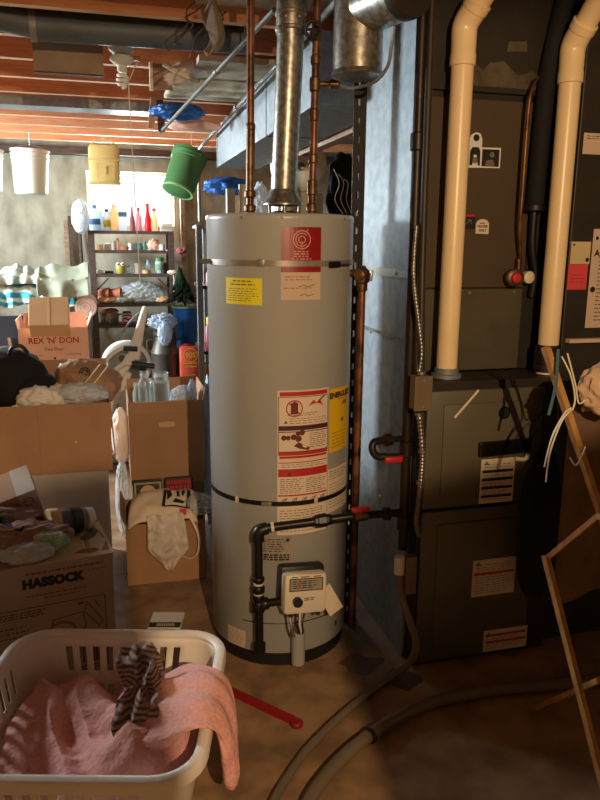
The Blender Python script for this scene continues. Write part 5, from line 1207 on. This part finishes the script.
# canvas tote laid over the box
TP = [Vector((0, y, z)) for y, z in ((3.165, .29), (3.16, .335), (3.10, .362), (3.02, .356), (2.96, .334), (2.912, .30), (2.906, .262))]
TPs = catmull(TP, 6)
def tote(u, v, n=0):
    k = v*(len(TPs)-1); i = min(int(k), len(TPs)-2); p = TPs[i].lerp(TPs[i+1], k-i)
    e = .014*noise.noise(Vector((u*14, v*5, 2)))
    edge = 1-abs(2*((u-.055)/.285)-1)**4
    return Vector((u+.012*math.sin(v*6)-.03*v*0, p.y-n*.5, p.z+e-.035*(1-edge)*(v < .9)+n*.9))
tt = thing('tote_bag', 'cream canvas tote bag with a black square emblem laid over the lower box', 'bag', (.2, 3.05, .27))
o = MB().grid(lambda a, c: tote(.055+.285*a, c*.84), 30, 40); o.build('tote_body', M['canvas'], tt, solid=.012)
q = Print(lambda u, v, n: tote(u, v, .012+n), .001)
vt = lambda u0, u1, v0, v1: q.rect(u0, u1, v0, v1)
rotq = lambda u, v: (u+.0, v)
for (a0, a1, c0, c1) in ((.195, .305, .36, .38), (.205, .315, .68, .70), (.195, .208, .38, .69), (.297, .312, .38, .69)): 
    k0 = 8
    for j in range(k0): q.rect(a0, a1, c0+(c1-c0)*j/k0, c0+(c1-c0)*(j+1)/k0)
q.poly([(.208, .40), (.225, .40), (.235, .52), (.215, .58)]); q.poly([(.25, .42), (.262, .42), (.268, .55), (.256, .55)]); q.poly([(.275, .40), (.29, .42), (.282, .52), (.274, .5)]); q.poly([(.25, .58), (.29, .60), (.285, .64), (.24, .64)])
q.build('emblem', M['black_ink'], tt, smooth=False)
MB().tube([(.285, 2.93, .32), (.315, 2.905, .27), (.335, 2.90, .20), (.325, 2.90, .135), (.295, 2.90, .115), (.26, 2.90, .13), (.245, 2.90, .16)], .009, 8, sub=6, flat=(1, .4)).build('tote_handle', M['canvas'], tt)
q = Print(lambda u, v, n: tote(u, v, .013+n), .001); q.poly([(.268, .86*.84), (.30, .84*.84), (.295, .97*.84), (.272, .95*.84)]); q.build('pink_patch', M['pink_paper'], tt, smooth=False)
def hang(u, v):
    hw = .074*(1+.25*v)*(1-max(0, v-.62)*2.2); x = .195+.012*v+(2*u-1)*hw
    return Vector((x, 2.908-.022*math.sin(PI*min(1, v*1.2))-.012*math.cos((2*u-1)*5+v*3)-.022*abs(noise.noise(Vector((u*4+v, v*5, 4))))-.01*abs(noise.noise(Vector((u*9-v*3, v*9, 7)))), .325-.265*v+.02*abs(2*u-1)*v))
tag(MB().grid(hang, 24, 30).build('hanging_bag', M['pale_bag'], solid=.004), 'thin pale plastic bag hanging over the front of the lower box', 'bag')
tag(MB().blob((.345, 3.0, .325), (.06, .09, .035), .3, 3, 8, crease=True).build('clear_bag', M['clear_bag']), 'crumpled clear plastic bag at the right end of the tote', 'bag')
# upper box
tag(MB().bx(.075, .41, 3.285, 3.62, .001, .329, bev=.002).build('cardboard_box', M['card_dark'], smooth=False), 'closed cardboard box hidden beneath the box of glass jars', 'box')
b = open_box('cardboard_box', 'tall cardboard box full of glass jars stacked behind the tote', .243, 3.455, .331, .345, .33, .395, M['card'], 0.0, flaps=(('F', -86, .055), ('B', 80, .05), ('R', 80, .05)))
q = Print(front_print(b, .345, .33, .395), .001)
q.poly([(-.0+.038*math.copysign(abs(math.cos(a))**.5, math.cos(a)), .285+.013*math.copysign(abs(math.sin(a))**.7, math.sin(a))) for a in (2*PI*i/24 for i in range(24))]); q.build('lit_hand_hole', M['card_tan'], b, smooth=False)  # tan oval: light seen through the hole is put into the colour
q = Print(front_print(b, .345, .33, .395), .001); q.rect(-.02, .04, .003, .009).rect(-.165, .165, -.0, .002); q.build('staple', M['tape'], b, smooth=False)
tag(MB().blob((.243, 3.455, .48), (.152, .148, .14), .08, 3, 4, flat=-.138, power=.6).build('packing_paper', M['note']), 'crumpled packing paper inside the box of glass jars', 'paper')
def jar(x, y, z, r, h, lb, neck=.8):
    t = thing('glass_jar', lb, 'jar', (x, y, z), group='clear glass jars in the tall box')
    MB().lathe([(0, 0), (r, 0), (r, h*.75), (r*neck, h*.86), (r*neck, h*.97), (r*neck+.003, h), (r*neck-.003, h), (r*neck-.004, h*.86), (r-.003, h*.74), (r-.003, .004), (0, .004)], (x, y, z), n=28).build('jar_body', M['glass'], t)
    MB().lathe([(r*neck+.001, h*.9), (r*neck+.003, h*.92), (r*neck+.001, h*.94)], (x, y, z), n=28).build('thread_ring', M['glass'], t)
jar(.13, 3.36, .625, .035, .18, 'shorter clear jar at the left front of the tall box'); jar(.155, 3.44, .628, .032, .215, 'narrow necked clear jar, second from the left in the tall box', .6)
jar(.215, 3.37, .628, .044, .19, 'wide clear jar in the middle of the tall box', .9); jar(.235, 3.47, .628, .04, .20, 'clear jar behind the wide one in the tall box', .85)
tag(MB().blob((.335, 3.42, .715), (.06, .055, .055), .3, 2.2, 5, crease=True).build('white_bundle', M['white_bag']), 'white wrapped bundle at the right of the glass jars', 'bundle')
tag(MB().blob((.37, 3.36, .755), (.018, .02, .05), .3, 2.2, 6, crease=True).build('white_tissue', M['white_bag']), 'white twist of tissue at the right corner of the jar box', 'tissue')
tag(MB().blob((.030, 3.48, .20), (.034, .09, .195), .2, 2.0, 7, flat=-.195, crease=True).build('clear_bag', M['clear_bag']), 'tall clear plastic bag wedged left of the jar box', 'bag')
tag(MB().blob((.036, 3.46, .53), (.045, .07, .135), .12, 1.6, 9, crease=True).build('pink_bundle', M['pale_bag']), 'pinkish bundle in plastic squeezed left of the jar box above the clear bag', 'bundle')
tag(MB().blob((.465, 3.50, .40), (.038, .09, .395), .15, 2, 11, flat=-.395).build('white_bag', M['blue_bag']), 'bluish white plastic bag standing between the jar box and tank', 'bag')

# ================================================================ big box on the left with hat, cloth and paper bag
tag(MB().bx(-.50, -.03, 2.955, 3.35, .001, .519, bev=.002).build('cardboard_box', M['card_grey'], smooth=False), 'greyish closed box carrying the big open box on the left', 'box')
b = open_box('cardboard_box', 'big open brown cardboard box on the left holding black and white things', -.29, 3.155, .521, .56, .40, .285, M['card'], .01, flaps=(('R', -87, .24), ('B', 70, .12), ('L', 40, .15)))
q = Print(front_print(b, .56, .40, .285), .001); q.poly([(.13, .128), (.143, .132), (.147, .128), (.141, .123)]); q.build('tear_mark', M['tape'], b, smooth=False)
q = Print(front_print(b, .56, .40, .285), .001); q.rect(.0, .0015, .002, .283); q.build('fold_line', M['card_dark'], b, smooth=False)
o = MB().blob((-.25, 3.14, .70), (.17, .115, .155), .2, 1.8, 6, flat=-.17, crease=True); o.blob((-.30, 3.07, .815), (.075, .06, .05), .2, 1.6, 16, crease=True); o.blob((-.22, 3.075, .805), (.06, .055, .05), .2, 1.6, 19, crease=True)
tag(o.build('white_cloth', M['white_cloth']), 'whitish crumpled cloth at the front of the big box on the left', 'cloth')
tag(MB().blob((-.115, 3.06, .828), (.10, .065, .045), .2, 1.7, 8, crease=True).build('plastic_wrap', M['white_bag']), 'pale cloudy plastic wrap lump right of the white cloth in the big box', 'plastic wrap')
k = thing('black_bag', 'rounded black cloth bag with a small loop handle in the big box', 'bag', (-.40, 3.2, .75))
o = MB().blob((-.41, 3.19, .87), (.155, .13, .135), .12, 2, 12); o.blob((-.32, 3.17, .83), (.11, .12, .08), .1, 2, 13); o.build('bag_body', M['black_cloth'], k)
MB().tube([(-.40, 3.14, .98), (-.385, 3.13, 1.015), (-.35, 3.13, 1.022), (-.325, 3.14, .99)], .008, 8, sub=5).build('loop_handle', M['rubber'], k)
k = thing('paper_bag', 'crumpled brown paper bag with a round recycling symbol in the big box', 'bag', (-.08, 3.2, .75))
Rb = Matrix.Rotation(-.28, 3, 'Z') @ Matrix.Rotation(.32, 3, 'Y') @ Matrix.Rotation(.25, 3, 'X')
cb = Vector((-.085, 3.17, .862)); 
MB().blob(cb, (.125, .085, .062), .12, 1.8, 14, sub=4, R=Rb, power=.55, crease=True).build('bag_body', M['brown_paper'], k)
MB().blob(cb+Vector((-.05, -.02, .035)), (.08, .05, .028), .3, 3, 17, sub=4, R=Rb, crease=True).build('clear_film', M['clear_bag'], k)
nb = (Rb @ Vector((0, -.75, .66))).normalized(); ub = (Rb @ Vector((1, 0, 0))).normalized(); vb = nb.cross(ub)
q = Print(flat_map(cb+nb*.082+ub*-.01+Vector((0, 0, .006)), ub, vb), .002); q.ring(0, 0, .024, .005)
for a in (0, 120, 240):
    a = D2R(a); q.ring(0, 0, .0145, .0055, 10, math.degrees(a), math.degrees(a)+70); q.poly([(.019*math.cos(a+1.2), .019*math.sin(a+1.2)), (.0125*math.cos(a+1.75), .0125*math.sin(a+1.75)), (.005*math.cos(a+1.2), .005*math.sin(a+1.2))])
q.build('recycling_symbol', M['black_ink'], k, smooth=False)
for dx in (-.012, .02): MB().tube([cb+nb*.082+ub*(.045+dx)+vb*.06, cb+nb*.094+ub*(.03+dx), cb+nb*.082+ub*(.01+dx)-vb*.06], .003, 6, sub=5).build('string', M['rope'], k)

# ================================================================ HASSOCK carton in the left foreground
HZ = .43
b = thing('hassock_carton', 'brown carton printed HASSOCK behind the laundry basket', 'carton', (-.332, 2.505, 0), math.atan2(.17, .985))
MB().bx(-.275, .275, -.225, .225, .001, HZ-.006, bev=.003).build('box_body', M['card_hassock'], b, smooth=False, w=False)
MB().bx(-.276, .276, -.226, -.002, HZ-.0055, HZ).build('box_flap', M['card_hassock'], b, smooth=False, w=False)
MB().bx(-.276, .276, .002, .226, HZ-.0055, HZ).build('box_flap', M['card_hassock'], b, smooth=False, w=False)
fm = front_print(b, .55, .45, HZ)
q = Print(fm, .001); q.text('HASSOCK', .083, .365, .041, .0032, 1.03); q.build('lettering', M['black_ink'], b, smooth=False)
q = Print(fm, .001); q.lines(.0, .25, .395, .405, 1, .008, 3, .1).lines(.0, .19, .318, .328, 1, .005, 4, .1).lines(.05, .19, .306, .314, 1, .004, 5).lines(.19, .26, .378, .385, 1, .004, 7); q.build('red_print', M['faded_red'], b, smooth=False)
q = Print(fm, .001); q.frame(-.10, .245, .02, .285, .0028); q.lines(-.09, .06, .25, .275, 3, .004, 8).lines(-.09, .0, .18, .23, 3, .004, 9)
q.ring(.10, .165, .05, .003).ring(.10, .165, .045, .002).line([(.09, .18), (.09, .15)], .003).line([(.105, .185), (.105, .15)], .003).line([(.075, .225), (.17, .235)], .003).line([(.075, .225), (.065, .185)], .003).line([(.17, .235), (.178, .18), (.15, .16)], .003)
q.line([(.185, .27), (.235, .19), (.22, .175), (.175, .235), (.185, .27)], .003).line([(.21, .27), (.225, .24)], .003).poly([(.155, .262), (.175, .264), (.173, .272), (.157, .27)]).frame(.15, .24, .03, .135, .004)
for i in range(9): q.rect(.162+.0085*i, .166+.0085*i+.001*(i % 3), .045, .12)
q.build('line_art', M['brown_ink'], b, smooth=False)
hu = Vector((.985, .17, 0)).normalized(); hv = Vector((-.17, .985, 0)).normalized(); ho = Vector((-.023, 2.33, HZ))
def H(u, v, z=0): return ho+hu*u+hv*v+Vector((0, 0, z))
s = thing('picture_sheet', 'cream picture sheet with wading birds lying on the carton corner', 'picture', tuple(H(-.12, .15)), math.atan2(.17, .985))
fs_ = lambda u, v, n=0: H(u, v, .003+n)
MB().prism([(-.29, -.012), (.006, -.012), (.004, .29), (-.28, .28)], lambda u, v, n: H(u, v, .001+.002*n), 1).build('sheet', M['cream_paper'], s, smooth=False)
q = Print(fs_, .0012); q.poly([(-.085, .14), (-.06, .125), (-.03, .15), (-.015, .19), (-.02, .235), (-.045, .20), (-.075, .165)]); q.line([(-.07, .14), (-.072, .06)], .004).line([(-.062, .135), (-.064, .05)], .003).line([(-.02, .22), (-.008, .16), (-.006, .13)], .005); q.build('bird_picture', M['grey_ink'], s, smooth=False)
q = Print(fs_, .0012); q.poly([(-.12, .03), (-.09, .055), (-.05, .05), (-.035, .03), (-.06, .015), (-.1, .02)]).poly([(-.03, .02), (-.015, .05), (-.004, .05), (-.004, .015)]).poly([(-.015, .06), (-.004, .10), (-.004, .06)]); q.build('tan_picture', M['card_dark'], s, smooth=False)
k = thing('small_carton', 'small brown box with a round mark, tilted on the HASSOCK carton', 'box', (-.37, 2.62, HZ))
Rs = Matrix.Rotation(D2R(10), 3, 'Z') @ Matrix.Rotation(D2R(-16), 3, 'Y') @ Matrix.Rotation(D2R(16), 3, 'X')
cs = Vector((-.405, 2.655, .527)); MB().box(cs, (.25, .17, .10), R=Rs, bev=.003).build('box_body', M['card'], k, smooth=False)
q = Print(lambda u, v, n: cs+Rs @ Vector((u, -.085-n, v)), .001); q.ring(.09, .012, .018, .004); q.build('round_mark', M['brown_ink'], k, smooth=False)
MB().box(cs+Rs @ Vector((.093, 0, 0)), (.066, .172, .102), R=Rs, bev=.002).build('pale_panel', M['card_grey'], k, smooth=False)
k = thing('brown_plastic_bag', 'shiny brown plastic bag with a black strap on the HASSOCK carton', 'bag', (-.36, 2.5, HZ))
o = MB().blob((-.40, 2.50, .478), (.17, .085, .066), .26, 2.4, 41, sub=5, flat=-.046, crease=True, R=Matrix.Rotation(.25, 3, 'Z')); o.blob((-.33, 2.40, .472), (.17, .08, .06), .26, 2.4, 43, sub=5, flat=-.04, crease=True, R=Matrix.Rotation(.2, 3, 'Z'))
o.build('bag_body', M['brown_plastic'], k)
MB().tube([(-.47, 2.46, .545), (-.40, 2.45, .548), (-.36, 2.42, .53), (-.33, 2.38, .52), (-.30, 2.37, .525)], .014, 10, sub=6, flat=(1, .6)).build('strap', M['black_cloth'], k)
k = thing('plastic_jar', 'clear lidded plastic jar with dark label lying by the brown bag', 'jar', (-.17, 2.55, HZ+.03))
a = Vector((.80, .42, -.12)).normalized(); ja = Vector((-.205, 2.49, .489))
MB().lathe([(0, .0), (.042, 0), (.046, .006), (.046, .085), (.038, .10), (.038, .105), (0, .105)], ja, a, 32).build('jar_body', M['glass'], k)
MB().lathe([(0, -.035), (.046, -.035), (.050, -.030), (.050, -.018), (.047, -.016), (.050, -.014), (.050, .0), (.044, .002)], ja, a, 32).build('jar_lid', M['card_tan'], k)
MB().lathe([(.0465, .040), (.047, .041), (.047, .08), (.0465, .081)], ja, a, 32).build('jar_label', M['ctrl_dark'], k)
MB().lathe([(.038, .105), (.040, .11), (.040, .13), (0, .133)], ja, a, 28).build('jar_neck', M['white_plastic'], k)
k = thing('snack_bag', 'white and green crumpled plastic bag at the front edge of the carton', 'bag', (-.26, 2.33, HZ))
o = MB().blob((-.285, 2.318, .462), (.085, .045, .030), .3, 2.5, 51, sub=4, crease=True, R=Matrix.Rotation(.25, 3, 'Z')); o.build('bag_body', M['white_bag'], k)
MB().blob((-.225, 2.352, .480), (.062, .036, .03), .25, 2.5, 53, sub=4, crease=True).build('green_print', mat('green print', (96, 160, 108), .45, col2=(190, 205, 190), scale=20), k)

# ================================================================ laundry basket
BC = Vector((-.076, 1.738, 0)); bu = Vector((.966, -.259, 0)); bv = Vector((.259, .966, 0))
def B(u, v, z=0): return BC+bu*u+bv*v+Vector((0, 0, z))
k = thing('laundry_basket', 'white plastic laundry basket with slotted sides in the foreground', 'basket', tuple(BC), math.atan2(-.259, .966))
NS, NC = 19, 7
def perim(hx, hy, r):
    P = []
    for (cx, cy, a0, dx, dy) in ((hx-r, -hy+r, -90, 0, 0), (hx-r, hy-r, 0, 0, 0), (-hx+r, hy-r, 90, 0, 0), (-hx+r, -hy+r, 180, 0, 0)):
        P.append([(cx+r*math.cos(D2R(a0+90*i/NC)), cy+r*math.sin(D2R(a0+90*i/NC))) for i in range(NC+1)])
    out = []
    for i in range(4):
        out += P[i]
        a = P[i][-1]; b_ = P[(i+1) % 4][0]
        out += [(a[0]+(b_[0]-a[0])*j/NS, a[1]+(b_[1]-a[1])*j/NS) for j in range(1, NS)]
    return out
lev = [0.0, .012, .05, .075, .145, .16, .185, .258, .272, .292]
def ext(z): q = z/.30; return .238+.056*q**.8, .235+.06*q**.8, .085+.012*q
rings = [perim(*ext(z)) for z in lev]; n = len(rings[0]); per = NC+NS
vs = [B(p[0], p[1], z+.003) for z, rg in zip(lev, rings) for p in rg]; fs_l = []
for L in range(len(lev)-1):
    for i in range(n):
        seg = i % per; col = seg-NC
        slot = L in (3, 6) and 1 <= col < NS-1 and col % 2 == 1
        if L == 6 and False: slot = False
        if not slot: fs_l.append((L*n+i, L*n+(i+1) % n, (L+1)*n+(i+1) % n, (L+1)*n+i))
fs_l.append(tuple(range(n-1, -1, -1)))
MB().add(vs, fs_l).build('basket_body', M['basket'], k, solid=.0045, ang=50)
pr = perim(*[e+q for e, q in zip(ext(.295), (.006, .006, .006))])
rim = MB(); vs = []; m = 10
for i, p in enumerate(pr):
    q = pr[(i+1) % n]; o_ = pr[i-1]; d = Vector((q[0]-o_[0], q[1]-o_[1])).normalized(); nn = Vector((d.y, -d.x))
    for (e, z) in ((-.010, .286), (-.012, .298), (-.006, .304), (.004, .306), (.014, .303), (.018, .296), (.018, .272), (.0145, .272), (.014, .292), (-.004, .294)): vs.append(B(p[0]+nn.x*e, p[1]+nn.y*e, z))
rim.add(vs, [(i*m+j, ((i+1) % n)*m+j, ((i+1) % n)*m+(j+1) % m, i*m+(j+1) % m) for i in range(n) for j in range(m)]); rim.build('rim', M['basket'], k)
# pink towel heap
def tz(u, v):
    a = u*math.cos(.5)+v*math.sin(.5); w_ = -u*math.sin(.5)+v*math.cos(.5)
    f = .5+.5*math.sin(a*46+3.0*noise.noise(Vector((u*5, v*5, 1)))); f2 = 1-2*abs(noise.noise(Vector((a*11, w_*3.2, 5.3))))
    base = .135+.02*(v < 9)+.075*math.exp(-((u-.17)**2+(v-.02)**2)/.02)+.03*math.exp(-((u+.16)**2+(v-.12)**2)/.02)+.075*math.exp(-((u-.12)**2+(v+.15)**2)/.012)
    return base+.020*f*f+.035*f2+.008*noise.noise(Vector((u*24, v*24, 2)))
tw = MB(); G = 84; vs = []; fsx = []
def sq(a, b_): return .262*a*math.sqrt(1-.28*b_*b_*a*a), .252*b_*math.sqrt(1-.28*a*a*b_*b_)
for j in range(G+1):
    for i in range(G+1):
        a, b_ = 2*i/G-1, 2*j/G-1; u, v = sq(a, b_); e = max(abs(a), abs(b_)); dz = .05*max(0, (e-.8)/.2)**2
        vs.append(B(u, v, tz(u, v)-dz))
fsx = [(j*(G+1)+i, j*(G+1)+i+1, (j+1)*(G+1)+i+1, (j+1)*(G+1)+i) for j in range(G) for i in range(G)]
edge = [i for i in range(G+1)]+[(G+1)*j+G for j in range(1, G+1)]+[(G+1)*G+i for i in range(G-1, -1, -1)]+[(G+1)*j for j in range(G-1, 0, -1)]
b0 = len(vs)
for e in edge:
    p = vs[e]; q = (p-BC); vs.append(BC+Vector((q.x*.80, q.y*.80, .03)))
ne = len(edge)
fsx += [(edge[i], edge[(i+1) % ne], b0+(i+1) % ne, b0+i) for i in range(ne)]+[tuple(range(b0+ne-1, b0-1, -1))]
tw.add(vs, fsx)
def loft(mb, rows, m=28, seed=0, amp=.12, sub=5, fold=0.0):
    """rows of (point, side vector half width, normal vector half thickness)"""
    P = catmull([Vector(r[0]) for r in rows], sub); Sx = catmull([Vector(r[1]) for r in rows], sub); Nx = catmull([Vector(r[2]) for r in rows], sub)
    vs = []; k_ = len(P)
    for i in range(k_):
        e = math.sin(PI*min(1, max(0.02, (i+.6)/k_)))**.25 if i in (0, k_-1) else 1
        for j in range(m):
            t_ = 2*PI*j/m; c_, s__ = math.cos(t_), math.sin(t_); q = 1+amp*noise.noise(Vector((i*.16, c_*1.6, s__*1.6+seed)))
            fd = 1+fold*math.sin(c_*8+i*.12+seed)
            vs.append(P[i]+Sx[i]*c_*q*e+Nx[i]*math.copysign(abs(s__)**.7, s__)*q*e*fd)
    mb.add(vs, [(i*m+j, i*m+(j+1) % m, (i+1)*m+(j+1) % m, (i+1)*m+j) for i in range(k_-1) for j in range(m)]+[tuple(range(m-1, -1, -1)), tuple((k_-1)*m+j for j in range(m))])
    return mb
V3 = lambda u, v, z: bu*u+bv*v+Vector((0, 0, z))
loft(tw, [(B(.02, .0, .19), V3(.02, .13, 0), V3(0, 0, .04)), (B(.12, .0, .24), V3(.01, .15, 0), V3(-.01, 0, .04)), (B(.21, -.02, .285), V3(0, .145, .01), V3(-.008, 0, .032)), (B(.275, -.045, .335), V3(0, .125, .0), V3(.0, 0, .018)), (B(.325, -.068, .332), V3(0, .105, 0), V3(.010, 0, .016)),
          (B(.350, -.088, .28), V3(0, .085, -.0), V3(.016, 0, .008)), (B(.358, -.105, .215), V3(0, .058, 0), V3(.016, 0, .0)), (B(.360, -.115, .16), V3(0, .038, 0), V3(.016, 0, -.004)), (B(.361, -.118, .135), V3(0, .022, 0), V3(.012, 0, -.004))], 44, 3, .2, 6, .3)
tw = tw.build('pink_towel', M['pink_towel']); tag(tw, 'pink terry towel heaped in the laundry basket and spilling over its rim', 'towel')
so = MB()
def BS(u, v, z): return B(u+.018, v*.86-.012, z-.03)
loft(so, [(BS(.065, .155, .385), V3(.045, .01, 0), V3(0, .010, .008)), (BS(.07, .135, .378), V3(.060, -.01, .01), V3(0, .014, .014)), (BS(.09, .09, .350), V3(.058, .01, -.012), V3(0, .012, .024)), (BS(.094, .045, .335), V3(.050, -.015, .008), V3(0, .012, .022)), (BS(.098, .015, .322), V3(.034, 0, 0), V3(0, .01, .02)),
          (BS(.095, -.02, .328), V3(.046, .012, -.008), V3(0, .012, .022)), (BS(.102, -.07, .316), V3(.052, -.012, .01), V3(0, .012, .024)), (BS(.10, -.115, .298), V3(.046, .01, 0), V3(0, .012, .018)), (BS(.095, -.145, .28), V3(.030, 0, 0), V3(0, .008, .008))], 40, 9, .4, 6, .5)
tag(so.build('striped_top', M['stripe']), 'brown and cream striped knit garment lying on the pink towel', 'garment')
# floor things
q = Print(lambda u, v, n: Vector((u, v, n)), .0015); rn = random.Random(5)
q.poly([(.80+.075*math.cos(a)*(1+.3*math.sin(3*a+1)), 2.14+.055*math.sin(a)*(1+.25*math.cos(4*a))) for a in (2*PI*i/30 for i in range(30))])
q.poly([(.915+.05*math.cos(a)*(1+.3*math.sin(2*a+2)), 2.02+.06*math.sin(a)*(1+.2*math.cos(3*a))) for a in (2*PI*i/30 for i in range(30))])
tag(q.build('floor_stain', M['stain'], smooth=False), 'dark damp stain on the concrete right of the tank base', 'stain')
k = thing('red_bar', 'red painted flat metal bar with hooked end lying on the floor', 'bar', (.37, 2.03, 0))
bar(MB(), (.19, 2.25, .011), (.495, 1.882, .011), .012, .034).build('bar_body', M['red_paint'], k, smooth=False, bev=.002)
MB().lathe([(.018, 0), (.02, .004), (.02, .012), (.016, .016), (.006, .016), (.006, 0)], (.50, 1.872, .004), n=20, closed=True).build('bar_eye', M['red_paint'], k)
k = thing('card_packet', 'white card packet with dark print lying on the floor by the tank', 'packet', (.165, 2.585, 0), -.25)
MB().box((0, 0, .009), (.125, .12, .014), bev=.002).build('packet_body', M['white_plastic'], k, smooth=False, w=False)
q = Print(lambda u, v, n: _ow(k) @ Vector((u, v, .0162+n)), .0006); q.rect(-.06, .06, -.058, -.02); q.build('dark_band', M['ctrl_dark'], k, smooth=False)
q = Print(lambda u, v, n: _ow(k) @ Vector((u, v, .0162+n)), .0012)
for i in range(10): q.rect(-.03+.007*i, -.026+.007*i, -.05, -.03)
q.build('bar_print', M['paper'], k, smooth=False)
def grp(name, cond):
    for o in bpy.data.objects:
        if o.parent is None and o.get('category') and cond(o): o['group'] = name
L_ = lambda o: o.get('label', '')
N_ = lambda o: o.name.split('.')[0]
grp('buckets hanging under the joists', lambda o: N_(o) == 'bucket')
grp('bottles on the top shelf', lambda o: N_(o) in ('bottle', 'spray_bottle', 'jug') and 'top shelf' in L_(o) or L_(o).startswith(('dark rose bottle', 'rose pink bottle', 'peach coloured bottle')))
grp('flat books on the top shelf', lambda o: N_(o) == 'book' and 'top shelf' in L_(o))
grp('cans on the second shelf', lambda o: N_(o) == 'tin_can' and 'second shelf' in L_(o))
grp('white plastic vent pipes', lambda o: N_(o) == 'vent_pipe')
grp('copper water pipes above the tank', lambda o: N_(o) == 'water_pipe')
grp('conduits under the joists', lambda o: N_(o) == 'conduit_pipe')
grp('cream boards above the tank', lambda o: N_(o) == 'cream_board')
grp('papers on the dark duct', lambda o: N_(o) == 'paper_note')
grp('magnets on the brown panel', lambda o: N_(o).endswith('_magnet'))
grp('boards leaning on the back wall', lambda o: N_(o) == 'leaning_board')
grp('wooden strips by the blue bag', lambda o: N_(o) == 'wood_strip')
grp('books in the lower box', lambda o: N_(o) == 'book' and 'lower box' in L_(o))
grp('folded cloths on the fourth shelf', lambda o: N_(o) == 'folded_cloth')
bpy.context.view_layer.update()
